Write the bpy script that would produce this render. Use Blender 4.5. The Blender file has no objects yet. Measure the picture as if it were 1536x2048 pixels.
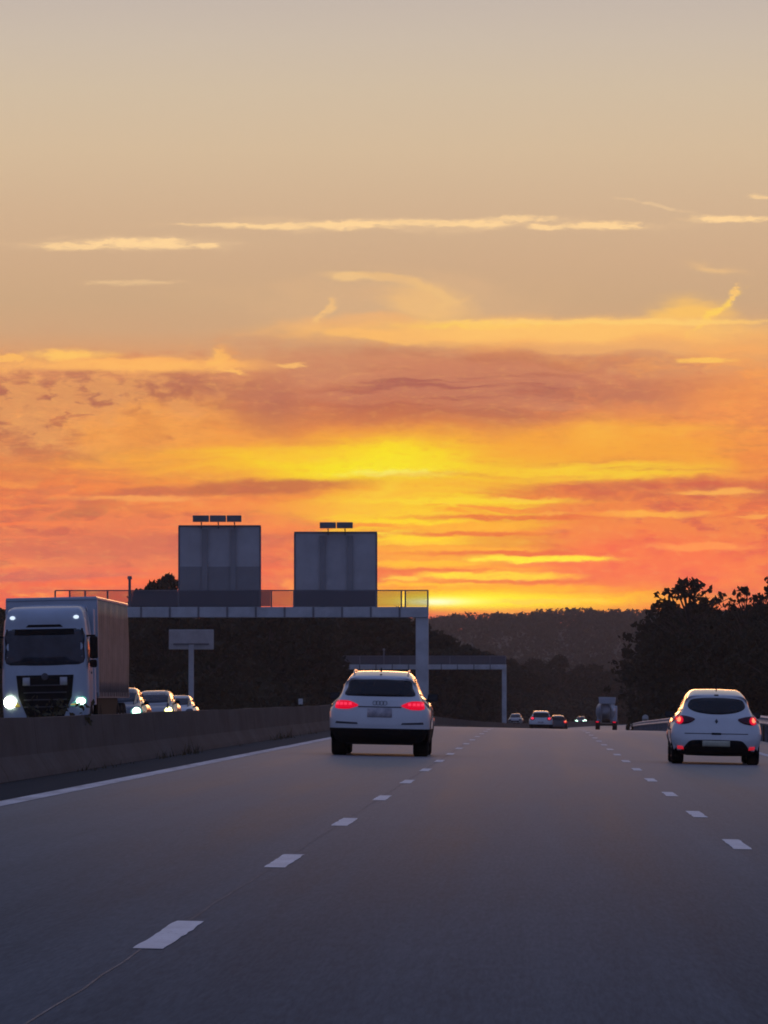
import bpy, bmesh, math, random
import numpy as np
from mathutils import Vector, Matrix
from mathutils.bvhtree import BVHTree

random.seed(7)
rng = np.random.default_rng(7)
SC = bpy.context.scene
COL = SC.collection
R = math.radians
F = 11300.0            # focal length of the photo in its own pixels
HC = 1.22              # camera height


# ------------------------------------------------------------------ helpers
def s2l(c):
    out = []
    for v in c[:3]:
        v = v / 255.0
        out.append(v / 12.92 if v <= 0.04045 else ((v + 0.055) / 1.055) ** 2.4)
    return tuple(out) + (1.0,)


def smooth01(t):
    t = max(0.0, min(1.0, t))
    return t * t * (3 - 2 * t)


def interp(z, tab):
    if z <= tab[0][0]:
        return tab[0][1]
    for (a, va), (b, vb) in zip(tab, tab[1:]):
        if z <= b:
            return va + (vb - va) * (z - a) / (b - a)
    return tab[-1][1]


def catmull(pts, n, closed=False):
    pts = [Vector(p) for p in pts]
    out = []
    m = len(pts)
    segs = m if closed else m - 1
    for i in range(segs):
        if closed:
            p0, p1, p2, p3 = pts[(i - 1) % m], pts[i], pts[(i + 1) % m], pts[(i + 2) % m]
        else:
            p0, p1, p2, p3 = pts[max(0, i - 1)], pts[i], pts[i + 1], pts[min(m - 1, i + 2)]
        for k in range(n):
            t = k / n
            out.append(0.5 * ((2 * p1) + (p2 - p0) * t + (2 * p0 - 5 * p1 + 4 * p2 - p3) * t * t
                              + (3 * p1 - p0 - 3 * p2 + p3) * t ** 3))
    if not closed:
        out.append(pts[-1])
    return out


def tag(o, label=None, cat=None, group=None, kind=None):
    if label:
        o['label'] = label
    if cat:
        o['category'] = cat
    if group:
        o['group'] = group
    if kind:
        o['kind'] = kind
    return o


def empty(name, loc=(0, 0, 0), rot=(0, 0, 0)):
    o = bpy.data.objects.new(name, None)
    o.empty_display_size = 0.2
    o.location = loc
    o.rotation_euler = rot
    COL.objects.link(o)
    return o


class MB:
    def __init__(self):
        self.v = []
        self.f = []

    def box(self, c, s, rz=0.0, taper=1.0):
        x, y, z = s[0] / 2, s[1] / 2, s[2] / 2
        b = len(self.v)
        cr, sr = math.cos(rz), math.sin(rz)
        for dz in (-1, 1):
            k = taper if dz > 0 else 1.0
            for dx, dy in ((-1, -1), (1, -1), (1, 1), (-1, 1)):
                px, py = dx * x * k, dy * y * k
                self.v.append((c[0] + px * cr - py * sr, c[1] + px * sr + py * cr, c[2] + dz * z))
        for q in ((0, 3, 2, 1), (4, 5, 6, 7), (0, 1, 5, 4), (1, 2, 6, 5), (2, 3, 7, 6), (3, 0, 4, 7)):
            self.f.append(tuple(b + i for i in q))
        return self

    def tube(self, p0, p1, r0, r1=None, n=8, caps=True):
        r1 = r0 if r1 is None else r1
        p0, p1 = Vector(p0), Vector(p1)
        d = (p1 - p0).normalized()
        a = d.orthogonal().normalized()
        c = d.cross(a)
        b = len(self.v)
        for p, r in ((p0, r0), (p1, r1)):
            for i in range(n):
                t = 2 * math.pi * i / n
                self.v.append(tuple(p + (a * math.cos(t) + c * math.sin(t)) * r))
        for i in range(n):
            j = (i + 1) % n
            self.f.append((b + i, b + j, b + n + j, b + n + i))
        if caps:
            self.f.append(tuple(b + i for i in reversed(range(n))))
            self.f.append(tuple(b + n + i for i in range(n)))
        return self

    def lathe_x(self, prof, n=28):
        """closed-off revolve of (x, r) points about the x axis"""
        b = len(self.v)
        m = len(prof)
        for i in range(n):
            t = 2 * math.pi * i / n
            for (x, r) in prof:
                self.v.append((x, r * math.cos(t), r * math.sin(t)))
        for i in range(n):
            j = (i + 1) % n
            for k in range(m - 1):
                self.f.append((b + i * m + k, b + i * m + k + 1, b + j * m + k + 1, b + j * m + k))
        return self

    def quad(self, a, b_, c, d):
        b = len(self.v)
        self.v += [tuple(a), tuple(b_), tuple(c), tuple(d)]
        self.f.append((b, b + 1, b + 2, b + 3))
        return self

    def build(self, name, mat, parent=None, smooth=False, bevel=0.0, loc=None, fixn=True, sharp=40):
        me = bpy.data.meshes.new(name)
        me.from_pydata(self.v, [], self.f)
        if fixn:
            bm = bmesh.new()
            bm.from_mesh(me)
            bmesh.ops.recalc_face_normals(bm, faces=bm.faces)
            bm.to_mesh(me)
            bm.free()
        me.materials.append(mat)
        if smooth:
            me.polygons.foreach_set('use_smooth', [True] * len(me.polygons))
            try:
                me.set_sharp_from_angle(angle=R(sharp))
            except Exception:
                pass
        o = bpy.data.objects.new(name, me)
        COL.objects.link(o)
        if parent is not None:
            o.parent = parent
        if loc is not None:
            o.location = loc
        if bevel:
            m = o.modifiers.new('bevel', 'BEVEL')
            m.width = bevel
            m.segments = 2
            m.limit_method = 'ANGLE'
        return o


# ---------------------------------------------------------------- materials
def mat(name, base, rough=0.6, metal=0.0, spec=0.5, emis=None, estr=0.0, coat=0.0, var=0.0, vscale=3.0,
        stretch=(1, 1, 1), base2=None, objrand=0.0):
    m = bpy.data.materials.new(name)
    m.use_nodes = True
    nt = m.node_tree
    b = nt.nodes['Principled BSDF']
    b.inputs['Base Color'].default_value = (*base[:3], 1)
    b.inputs['Roughness'].default_value = rough
    b.inputs['Metallic'].default_value = metal
    b.inputs['Specular IOR Level'].default_value = spec
    b.inputs['Coat Weight'].default_value = coat
    b.inputs['Coat Roughness'].default_value = 0.05
    if emis:
        b.inputs['Emission Color'].default_value = (*emis[:3], 1)
        b.inputs['Emission Strength'].default_value = estr
    if var or base2:
        tc = nt.nodes.new('ShaderNodeTexCoord')
        mp = nt.nodes.new('ShaderNodeMapping')
        mp.inputs['Scale'].default_value = stretch
        n = nt.nodes.new('ShaderNodeTexNoise')
        n.inputs['Scale'].default_value = vscale
        n.inputs['Detail'].default_value = 6
        n.inputs['Roughness'].default_value = 0.65
        rp = nt.nodes.new('ShaderNodeValToRGB')
        b2 = base2 if base2 else tuple(c * (1 - var) for c in base[:3])
        b1 = base if base2 else tuple(min(1, c * (1 + var)) for c in base[:3])
        rp.color_ramp.elements[0].position = 0.36
        rp.color_ramp.elements[0].color = (*b2[:3], 1)
        rp.color_ramp.elements[1].position = 0.64
        rp.color_ramp.elements[1].color = (*b1[:3], 1)
        L = nt.links.new
        L(tc.outputs['Object'], mp.inputs['Vector'])
        L(mp.outputs['Vector'], n.inputs['Vector'])
        L(n.outputs['Fac'], rp.inputs['Fac'])
        src = rp.outputs['Color']
        if objrand:
            oi = nt.nodes.new('ShaderNodeObjectInfo')
            mr = nt.nodes.new('ShaderNodeMapRange')
            mr.inputs['To Min'].default_value = 1 - objrand
            mr.inputs['To Max'].default_value = 1 + objrand
            L(oi.outputs['Random'], mr.inputs['Value'])
            mx = nt.nodes.new('ShaderNodeVectorMath')
            mx.operation = 'SCALE'
            L(src, mx.inputs[0])
            L(mr.outputs['Result'], mx.inputs['Scale'])
            src = mx.outputs['Vector']
        L(src, b.inputs['Base Color'])
    return m


M = {}
M['white_paint'] = mat('white_paint', (0.76, 0.77, 0.79), 0.35, coat=1.0, var=0.05, vscale=1.2)
M['silver_paint'] = mat('silver_paint', (0.42, 0.43, 0.45), 0.32, metal=0.4, coat=0.6, var=0.05)
M['slate_paint'] = mat('slate_paint', (0.12, 0.13, 0.16), 0.3, coat=0.8, var=0.08)
M['dark_paint'] = mat('dark_paint', (0.025, 0.027, 0.035), 0.3, coat=0.7, var=0.1)
M['glass'] = mat('dark_glass', (0.012, 0.013, 0.018), 0.04, spec=0.5, var=0.4, vscale=1.5)
M['screen_glass'] = mat('windscreen_glass', (0.03, 0.035, 0.05), 0.05, spec=0.6, var=0.4, vscale=1.5)
M['plastic'] = mat('black_plastic', (0.007, 0.007, 0.008), 0.75, spec=0.2, var=0.25, vscale=6)
M['rubber'] = mat('tyre_rubber', (0.009, 0.009, 0.01), 0.9, spec=0.2, var=0.2, vscale=9)
M['alloy'] = mat('wheel_alloy', (0.3, 0.3, 0.32), 0.35, metal=0.8, var=0.1)
M['chrome'] = mat('chrome', (0.45, 0.46, 0.5), 0.2, metal=1.0, var=0.05)
M['dark_chrome'] = mat('dark_chrome', (0.09, 0.09, 0.1), 0.3, metal=0.8, var=0.05)
M['plate'] = mat('number_plate', (0.62, 0.6, 0.45), 0.5, var=0.15, vscale=7)
M['plate_grey'] = mat('number_plate_grey', (0.7, 0.64, 0.64), 0.5, base2=(0.36, 0.34, 0.38), vscale=5)  # pale patches paint plate-lamp light into the colour
M['red_lamp'] = mat('red_tail_lamp', (0.25, 0.005, 0.01), 0.25, emis=(1, 0.0, 0.032), estr=0.66, var=0.2)
M['red_core'] = mat('red_lamp_element', (0.4, 0.02, 0.03), 0.3, emis=(1, 0.035, 0.09), estr=1.0)
M['red_hot'] = mat('red_lamp_bulb', (0.4, 0.05, 0.03), 0.3, emis=(1, 0.24, 0.10), estr=1.6)
M['red_dark'] = mat('dark_red_lens', (0.07, 0.006, 0.018), 0.2, var=0.3, vscale=12)
M['reflector'] = mat('red_reflector', (0.5, 0.02, 0.04), 0.25, emis=(1, 0.03, 0.06), estr=0.4)  # no lamp: the light it throws back is painted as emission
M['head_cool'] = mat('headlamp_cool', (0.8, 0.9, 0.85), 0.2, emis=(0.62, 1.0, 0.78), estr=6.0)
M['head_warm'] = mat('headlamp_warm', (0.9, 0.9, 0.6), 0.2, emis=(1.0, 0.95, 0.35), estr=5.0)
M['head_white'] = mat('headlamp_white', (0.9, 0.9, 0.9), 0.2, emis=(0.88, 1.0, 0.72), estr=9.0)
M['head_halo'] = mat('headlamp_halo', (0.25, 0.5, 0.42), 0.15, metal=0.6, emis=(0.10, 0.5, 0.38), estr=0.45)  # greenish glow around a lit bulb, painted as emission
M['head_halo_warm'] = mat('headlamp_halo_warm', (0.5, 0.45, 0.15), 0.15, metal=0.6, emis=(0.55, 0.42, 0.05), estr=0.45)  # yellowish glow around a lit bulb, painted as emission
M['marker'] = mat('marker_lamp', (0.8, 0.85, 0.9), 0.2, emis=(0.75, 0.88, 1.0), estr=1.0)
M['amber'] = mat('amber_lamp', (0.5, 0.25, 0.03), 0.3, emis=(1.0, 0.75, 0.15), estr=0.35)
M['galv'] = mat('galvanised_steel', (0.58, 0.585, 0.6), 0.55, metal=0.15, var=0.14, vscale=0.9)
M['galv_dark'] = mat('weathered_steel', (0.2, 0.2, 0.22), 0.6, metal=0.15, var=0.2, vscale=0.9)
M['sign_back'] = mat('sign_back_aluminium', (0.54, 0.52, 0.53), 0.6, metal=0.1, var=0.1, vscale=0.7)
M['sign_dark'] = mat('sign_back_darker', (0.33, 0.315, 0.325), 0.6, metal=0.1, var=0.08, vscale=0.7)
M['truck_white'] = mat('lorry_white', (0.5, 0.56, 0.64), 0.4, coat=0.4, var=0.08, vscale=1.0)
M['curtain'] = mat('curtain_tarpaulin', (0.20, 0.17, 0.168), 0.55, base2=(0.12, 0.105, 0.105), vscale=1.1, stretch=(1, 0.35, 1.2))
M['drum'] = mat('mixer_drum_paint', (0.44, 0.47, 0.52), 0.45, var=0.1, vscale=1)
M['tar_seal'] = mat('joint_sealant', (0.16, 0.155, 0.155), 0.75, var=0.3, vscale=2)
M['bark'] = mat('bark', (0.05, 0.042, 0.035), 0.9, var=0.3, vscale=3)
M['post_white'] = mat('post_white', (0.7, 0.7, 0.68), 0.6, var=0.1, vscale=9)


def foliage_mat(name, c1, c2, vscale):
    m = mat(name, c1, 0.75, spec=0.2, base2=c2, vscale=vscale, objrand=0.25)
    nt = m.node_tree
    b = nt.nodes['Principled BSDF']
    tr = nt.nodes.new('ShaderNodeBsdfTranslucent')
    tr.inputs['Color'].default_value = (0.035, 0.03, 0.012, 1)
    mx = nt.nodes.new('ShaderNodeMixShader')
    mx.inputs[0].default_value = 0.25
    out = nt.nodes['Material Output']
    nt.links.new(b.outputs[0], mx.inputs[1])
    nt.links.new(tr.outputs[0], mx.inputs[2])
    nt.links.new(mx.outputs[0], out.inputs['Surface'])
    return m


M['leaf'] = foliage_mat('tree_foliage', (0.038, 0.043, 0.027), (0.018, 0.021, 0.015), 0.35)
M['leaf_far'] = foliage_mat('far_foliage', (0.030, 0.030, 0.028), (0.024, 0.024, 0.023), 0.03)
M['grass'] = foliage_mat('dry_grass', (0.13, 0.11, 0.06), (0.05, 0.05, 0.03), 0.6)


def asphalt(name, c1, c2, rough, spec):
    m = bpy.data.materials.new(name)
    m.use_nodes = True
    nt = m.node_tree
    L = nt.links.new
    b = nt.nodes['Principled BSDF']
    tc = nt.nodes.new('ShaderNodeTexCoord')

    def noise(scale, stretch, detail=5):
        mp = nt.nodes.new('ShaderNodeMapping')
        mp.inputs['Scale'].default_value = stretch
        n = nt.nodes.new('ShaderNodeTexNoise')
        n.inputs['Scale'].default_value = scale
        n.inputs['Detail'].default_value = detail
        n.inputs['Roughness'].default_value = 0.7
        L(tc.outputs['Object'], mp.inputs['Vector'])
        L(mp.outputs['Vector'], n.inputs['Vector'])
        return n.outputs['Fac']
    n1 = noise(1.0, (1.6, 0.03, 1))           # wheel tracks and long streaks
    n2 = noise(0.25, (1, 0.25, 1))            # broad patches
    n3 = noise(45.0, (1, 0.05, 1), 3)         # grain
    a = nt.nodes.new('ShaderNodeMath'); a.operation = 'MULTIPLY_ADD'
    L(n1, a.inputs[0]); a.inputs[1].default_value = 0.5
    c = nt.nodes.new('ShaderNodeMath'); c.operation = 'MULTIPLY_ADD'
    L(n2, c.inputs[0]); c.inputs[1].default_value = 0.25
    d = nt.nodes.new('ShaderNodeMath'); d.operation = 'MULTIPLY'
    L(n3, d.inputs[0]); d.inputs[1].default_value = 0.55
    L(d.outputs[0], c.inputs[2])
    sx_ = nt.nodes.new('ShaderNodeSeparateXYZ')
    L(tc.outputs['Object'], sx_.inputs[0])
    w1_ = nt.nodes.new('ShaderNodeMath'); w1_.operation = 'MULTIPLY_ADD'
    L(sx_.outputs[0], w1_.inputs[0]); w1_.inputs[1].default_value = 2 * math.pi / 1.75; w1_.inputs[2].default_value = -2 * math.pi * 0.785 / 1.75
    w2_ = nt.nodes.new('ShaderNodeMath'); w2_.operation = 'COSINE'
    L(w1_.outputs[0], w2_.inputs[0])
    w3_ = nt.nodes.new('ShaderNodeMath'); w3_.operation = 'MULTIPLY_ADD'
    L(w2_.outputs[0], w3_.inputs[0]); w3_.inputs[1].default_value = -0.045
    L(c.outputs[0], w3_.inputs[2])
    L(w3_.outputs[0], a.inputs[2])
    rp = nt.nodes.new('ShaderNodeValToRGB')
    rp.color_ramp.elements[0].position = 0.40
    rp.color_ramp.elements[0].color = (*c2, 1)
    rp.color_ramp.elements[1].position = 0.84
    rp.color_ramp.elements[1].color = (*c1, 1)
    L(a.outputs[0], rp.inputs['Fac'])
    L(rp.outputs['Color'], b.inputs['Base Color'])
    mr = nt.nodes.new('ShaderNodeMapRange')
    mr.inputs['From Min'].default_value = 0.3
    mr.inputs['From Max'].default_value = 0.7
    mr.inputs['To Min'].default_value = rough - 0.06
    mr.inputs['To Max'].default_value = rough + 0.06
    L(a.outputs[0], mr.inputs['Value'])
    L(mr.outputs['Result'], b.inputs['Roughness'])
    b.inputs['Specular IOR Level'].default_value = 0.0
    lw = nt.nodes.new('ShaderNodeLayerWeight')
    lw.inputs['Blend'].default_value = 0.5
    pw = nt.nodes.new('ShaderNodeMath'); pw.operation = 'POWER'
    L(lw.outputs['Facing'], pw.inputs[0]); pw.inputs[1].default_value = 55.0
    ml = nt.nodes.new('ShaderNodeMath'); ml.operation = 'MULTIPLY'
    L(pw.outputs[0], ml.inputs[0]); ml.inputs[1].default_value = spec
    gl = nt.nodes.new('ShaderNodeBsdfGlossy')
    gl.inputs['Color'].default_value = (0.8, 0.8, 0.8, 1)
    L(mr.outputs['Result'], gl.inputs['Roughness'])
    mx = nt.nodes.new('ShaderNodeMixShader')
    L(ml.outputs[0], mx.inputs[0])
    L(b.outputs[0], mx.inputs[1])
    L(gl.outputs[0], mx.inputs[2])
    L(mx.outputs[0], nt.nodes['Material Output'].inputs['Surface'])
    return m


M['asphalt'] = asphalt('asphalt', (0.215, 0.212, 0.210), (0.095, 0.095, 0.097), 0.42, 0.56)
M['asphalt_old'] = asphalt('asphalt_shoulder', (0.060, 0.059, 0.061), (0.032, 0.032, 0.034), 0.6, 0.15)
M['road_paint'] = mat('road_paint', (0.88, 0.92, 0.92), 0.65, base2=(0.70, 0.73, 0.73), vscale=4, stretch=(1, 0.3, 1))
def wear(m, c):
    """chips and tyre scuffs that show the asphalt through the paint"""
    nt = m.node_tree
    b = nt.nodes['Principled BSDF']
    src = b.inputs['Base Color'].links[0].from_socket
    tc = nt.nodes.new('ShaderNodeTexCoord')
    mp = nt.nodes.new('ShaderNodeMapping')
    mp.inputs['Scale'].default_value = (1, 0.22, 1)
    n = nt.nodes.new('ShaderNodeTexNoise')
    n.inputs['Scale'].default_value = 38
    n.inputs['Detail'].default_value = 5
    n.inputs['Roughness'].default_value = 0.75
    r = nt.nodes.new('ShaderNodeMapRange')
    r.inputs['From Min'].default_value = 0.57
    r.inputs['From Max'].default_value = 0.74
    mx = nt.nodes.new('ShaderNodeMix')
    mx.data_type = 'RGBA'
    nt.links.new(tc.outputs['Object'], mp.inputs['Vector'])
    nt.links.new(mp.outputs['Vector'], n.inputs['Vector'])
    nt.links.new(n.outputs['Fac'], r.inputs['Value'])
    nt.links.new(r.outputs['Result'], mx.inputs[0])
    nt.links.new(src, mx.inputs[6])
    mx.inputs[7].default_value = c
    nt.links.new(mx.outputs[2], b.inputs['Base Color'])


wear(M['road_paint'], (0.4, 0.4, 0.41, 1))
M['edge_paint'] = mat('edge_paint', (0.78, 0.79, 0.8), 0.7, base2=(0.46, 0.47, 0.48), vscale=3, stretch=(1.5, 0.15, 1))
wear(M['edge_paint'], (0.22, 0.22, 0.23, 1))
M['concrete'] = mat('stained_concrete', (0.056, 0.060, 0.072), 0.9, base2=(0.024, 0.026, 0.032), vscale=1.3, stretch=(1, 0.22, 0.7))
M['earth'] = mat('verge_earth', (0.05, 0.048, 0.03), 0.9, base2=(0.028, 0.028, 0.02), vscale=0.15)


def barrier_joints(m):
    """dark contraction joints every six metres and drip stains"""
    nt = m.node_tree
    L = nt.links.new
    b = nt.nodes['Principled BSDF']
    src = b.inputs['Base Color'].links[0].from_socket
    tc = nt.nodes.new('ShaderNodeTexCoord')
    sp = nt.nodes.new('ShaderNodeSeparateXYZ')
    L(tc.outputs['Object'], sp.inputs[0])
    md = nt.nodes.new('ShaderNodeMath'); md.operation = 'MODULO'
    L(sp.outputs[1], md.inputs[0]); md.inputs[1].default_value = 6.0
    lt = nt.nodes.new('ShaderNodeMath'); lt.operation = 'LESS_THAN'
    L(md.outputs[0], lt.inputs[0]); lt.inputs[1].default_value = 0.10
    mp = nt.nodes.new('ShaderNodeMapping'); mp.inputs['Scale'].default_value = (1, 1.3, 0.25)
    L(tc.outputs['Object'], mp.inputs['Vector'])
    n = nt.nodes.new('ShaderNodeTexNoise'); n.inputs['Scale'].default_value = 2.2; n.inputs['Detail'].default_value = 4
    L(mp.outputs['Vector'], n.inputs['Vector'])
    r = nt.nodes.new('ShaderNodeMapRange'); r.inputs['From Min'].default_value = 0.5; r.inputs['From Max'].default_value = 0.75
    r.inputs['To Max'].default_value = 0.6
    L(n.outputs['Fac'], r.inputs['Value'])
    mxf = nt.nodes.new('ShaderNodeMath'); mxf.operation = 'MAXIMUM'
    L(lt.outputs[0], mxf.inputs[0]); L(r.outputs['Result'], mxf.inputs[1])
    mx = nt.nodes.new('ShaderNodeMix'); mx.data_type = 'RGBA'
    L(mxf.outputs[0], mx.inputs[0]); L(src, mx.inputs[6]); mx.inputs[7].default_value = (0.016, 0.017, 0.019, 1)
    L(mx.outputs[2], b.inputs['Base Color'])


barrier_joints(M['concrete'])


# ------------------------------------------------------------- road geometry
def zr(y):
    if y < 190:
        return 0.0
    s = 0.0066
    if y < 250:
        return -s * (y - 190) ** 2 / 120.0
    z = -s * (y - 220)
    if y > 650:
        z = -s * 430 - 0.003 * (y - 650)
    if y > 1000:
        z = -s * 430 - 0.003 * 350
    return z


def sh(y):
    if y < 350:
        return 0.0
    if y < 1000:
        return 5e-5 * (y - 350) ** 2
    return 5e-5 * 650 ** 2 + 0.065 * (y - 1000)


def gz(x, y):
    """height of the carriageways: cross falls away from the median on both sides"""
    xr = x - sh(y)
    return zr(y) - 0.02 * xr if xr > -7.2 else zr(y) + 0.144 + 0.02 * (xr + 7.2)


def X(px, Y):
    return (px - 1079) / F * Y


YS = list(range(-30, 190, 20)) + list(range(190, 260, 5)) + list(range(260, 1500, 20))


def ribbon(name, x0, x1, mat_, dz, nx=1, y0=-30, y1=1480, step=None):
    ys = [y for y in YS if y0 <= y <= y1]
    v, f = [], []
    for y in ys:
        for i in range(nx + 1):
            xr = x0 + (x1 - x0) * i / nx
            v.append((xr + sh(y), y, gz(xr + sh(y), y) + dz))
    n = nx + 1
    for j in range(len(ys) - 1):
        for i in range(nx):
            f.append((j * n + i, j * n + i + 1, (j + 1) * n + i + 1, (j + 1) * n + i))
    me = bpy.data.meshes.new(name)
    me.from_pydata(v, [], f)
    me.materials.append(mat_)
    o = bpy.data.objects.new(name, me)
    COL.objects.link(o)
    return o


tag(ribbon('road', -5.7, 5.3, M['asphalt'], 0.0), kind='structure')
tag(ribbon('hard_shoulder', 5.3, 6.75, M['asphalt'], -0.004), kind='structure')
tag(ribbon('median_strip', -7.5, -5.7, M['asphalt_old'], -0.004), kind='structure')
tag(ribbon('opposite_road', -21.5, -7.5, M['asphalt'], -0.004), kind='structure')

# painted markings ---------------------------------------------------------
dash = MB()
for (xr0, ph, wd) in ((-1.835, 12.6, 0.15), (1.667, 12.3, 0.15)):
    k = 0
    y = 26.5 if xr0 < 0 else 46.4
    while y < 700:
        n_ = 12
        ed = [[(sg * (wd / 2 + 0.007 * random.uniform(-1, 1))) for sg in (-1, 1)] for _ in range(n_ + 1)]
        e0, e1 = random.uniform(-0.05, 0.05), random.uniform(-0.05, 0.05)
        for q_ in range(n_):
            ya, yb = y + 3.2 * q_ / n_ + (e0 if q_ == 0 else 0), y + 3.2 * (q_ + 1) / n_ + (e1 if q_ == n_ - 1 else 0)
            q = [(xr0 + dx + sh(t), t, gz(xr0 + dx + sh(t), t) + 0.004)
                 for (dx, t) in ((ed[q_][0], ya), (ed[q_][1], ya), (ed[q_ + 1][1], yb), (ed[q_ + 1][0], yb))]
            dash.quad(*q)
        y += ph
for xr0 in (-11.2, -14.8):
    y = 30
    while y < 700:
        q = [(xr0 + s * 0.095 + sh(t), t, gz(xr0 + s * 0.095 + sh(t), t) + 0.006)
             for (s, t) in ((-1, y), (1, y), (1, y + 3), (-1, y + 3))]
        dash.quad(*q)
        y += 13.0
tag(dash.build('lane_markings', M['road_paint']), kind='structure')
tag(ribbon('edge_line', -5.69, -5.44, M['edge_paint'], 0.004), kind='structure')
tag(ribbon('right_edge_line', 5.0, 5.22, M['edge_paint'], 0.004), kind='structure')
tag(ribbon('far_edge_line', -8.2, -8.0, M['edge_paint'], 0.002), kind='structure')
# sealed joint running under the left row of dashes
jt = MB()
py_ = None
y = 18.0
while y < 150:
    y2 = y + 1.2
    a = -1.855 + 0.006 * math.sin(y * 0.9) + 0.006 * math.sin(y * 2.3)
    b_ = -1.855 + 0.006 * math.sin(y2 * 0.9) + 0.006 * math.sin(y2 * 2.3)
    jt.quad((a - 0.006, y, gz(a, y) + 0.002), (a + 0.006, y, gz(a, y) + 0.002),
            (b_ + 0.006, y2, gz(b_, y2) + 0.002), (b_ - 0.006, y2, gz(b_, y2) + 0.002))
    y = y2
tag(jt.build('road_joint', M['tar_seal']), kind='structure')


# ground sheet with the far hill ------------------------------------------
def ground_z(x, y):
    base = zr(y) - 0.02
    d = abs(x - sh(min(y, 1400)) + 7.3)
    near = base - 0.32
    side = base - 0.25 + 1.3 * smooth01((d - 17) / 30.0)
    z = near if d < 16 else near + (side - near) * smooth01((d - 16) / 6)
    if y > 1400:
        t = smooth01((y - 1450) / 1150.0)
        ridge = 31.0 + 1.6 * math.sin(x / 85.0 + 1.0) + 1.2 * math.sin(x / 37.0 + 0.4)
        z = -5.0 + (ridge + 5.0) * t
        if y > 2700:
            z -= 6 * smooth01((y - 2700) / 500)
    elif y > 1000:
        k = smooth01((y - 1000) / 400.0)
        z = z * (1 - k) + -5.0 * k
    return z


gx = [-2300, -1500, -900, -500, -320, -220, -150, -110, -80] + list(range(-64, 80, 4)) + [90, 110, 150, 220, 320, 500, 900, 1500, 2300]
gy = list(range(-90, 190, 20)) + list(range(190, 260, 10)) + list(range(260, 1000, 20)) + list(range(1000, 2800, 60)) + [2900, 3100, 3400, 3800, 4200]
v = [(x, y, ground_z(x, y)) for y in gy for x in gx]
n = len(gx)
f = [(j * n + i, j * n + i + 1, (j + 1) * n + i + 1, (j + 1) * n + i) for j in range(len(gy) - 1) for i in range(n - 1)]
me = bpy.data.meshes.new('ground')
me.from_pydata(v, [], f)
me.materials.append(M['earth'])
me.polygons.foreach_set('use_smooth', [True] * len(me.polygons))
g = bpy.data.objects.new('ground', me)
COL.objects.link(g)
tag(g, kind='structure')

# concrete median barrier ---------------------------------------------------
bar = MB()
prof = [(-0.31, 0.0), (-0.28, 0.08), (-0.14, 0.30), (-0.085, 0.80), (0.085, 0.80), (0.14, 0.30), (0.28, 0.08), (0.31, 0.0)]
ys = [y for y in YS if y <= 1000]
yy = []
for a, b_ in zip(ys, ys[1:]):
    k = max(1, int((b_ - a) / 5))
    yy += [a + (b_ - a) * i / k for i in range(k)]
XB = -7.08
for y in yy:
    for (dx, dz) in prof:
        wob = 0.008 * math.sin(y * 0.37) + 0.006 * math.sin(y * 1.1)
        bar.v.append((XB + dx + sh(y), y, zr(y) + 0.13 + dz * (1 + wob)))
n = len(prof)
for j in range(len(yy) - 1):
    for i in range(n - 1):
        bar.f.append((j * n + i, j * n + i + 1, (j + 1) * n + i + 1, (j + 1) * n + i))
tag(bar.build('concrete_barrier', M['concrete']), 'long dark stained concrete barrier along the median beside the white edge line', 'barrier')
# reflector on the barrier top
t = empty('barrier_reflector', (X(601, 167), 167, zr(167) + 0.93))
tag(t, 'small pale reflector standing on top of the concrete barrier', 'reflector')
MB().box((0, 0, 0.03), (0.05, 0.05, 0.06)).build('foot', M['plastic'], t)
MB().box((0, 0, 0.14), (0.13, 0.03, 0.17)).build('face_plate', M['post_white'], t, bevel=0.02)


# ------------------------------------------------------------- tree makers
def leaf_mesh(name, centres, radii, per, size, flat=1.0, material=None):
    vs, fs = [], []
    pts = []
    for c, r in zip(centres, radii):
        k = max(4, int(per * (r / np.mean(radii)) ** 1.5))
        d = rng.normal(size=(k, 3))
        d /= np.linalg.norm(d, axis=1)[:, None]
        rad = r * rng.random(k) ** 0.45
        p = np.array(c) + d * rad[:, None] * np.array([1, 1, flat])
        pts.append(p)
    pts = np.concatenate(pts)
    k = len(pts)
    a = rng.normal(size=(k, 3))
    a /= np.linalg.norm(a, axis=1)[:, None]
    b = rng.normal(size=(k, 3))
    b -= (b * a).sum(1)[:, None] * a
    b /= np.linalg.norm(b, axis=1)[:, None]
    s = size * (0.55 + 0.9 * rng.random(k))
    a = a * s[:, None]
    b = b * (s * 0.62)[:, None]
    quad = np.stack([pts - a, pts - b * 0.9 + a * 0.15, pts + a, pts + b * 0.9 - a * 0.1], axis=1).reshape(-1, 3)
    fa = np.arange(4 * k).reshape(-1, 4)
    me = bpy.data.meshes.new(name)
    me.vertices.add(4 * k)
    me.vertices.foreach_set('co', quad.ravel().astype(np.float32))
    me.loops.add(4 * k)
    me.loops.foreach_set('vertex_index', fa.ravel().astype(np.int32))
    me.polygons.add(k)
    me.polygons.foreach_set('loop_start', (np.arange(k) * 4).astype(np.int32))
    me.update(calc_edges=True)
    me.materials.append(material or M['leaf'])
    return me


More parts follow.
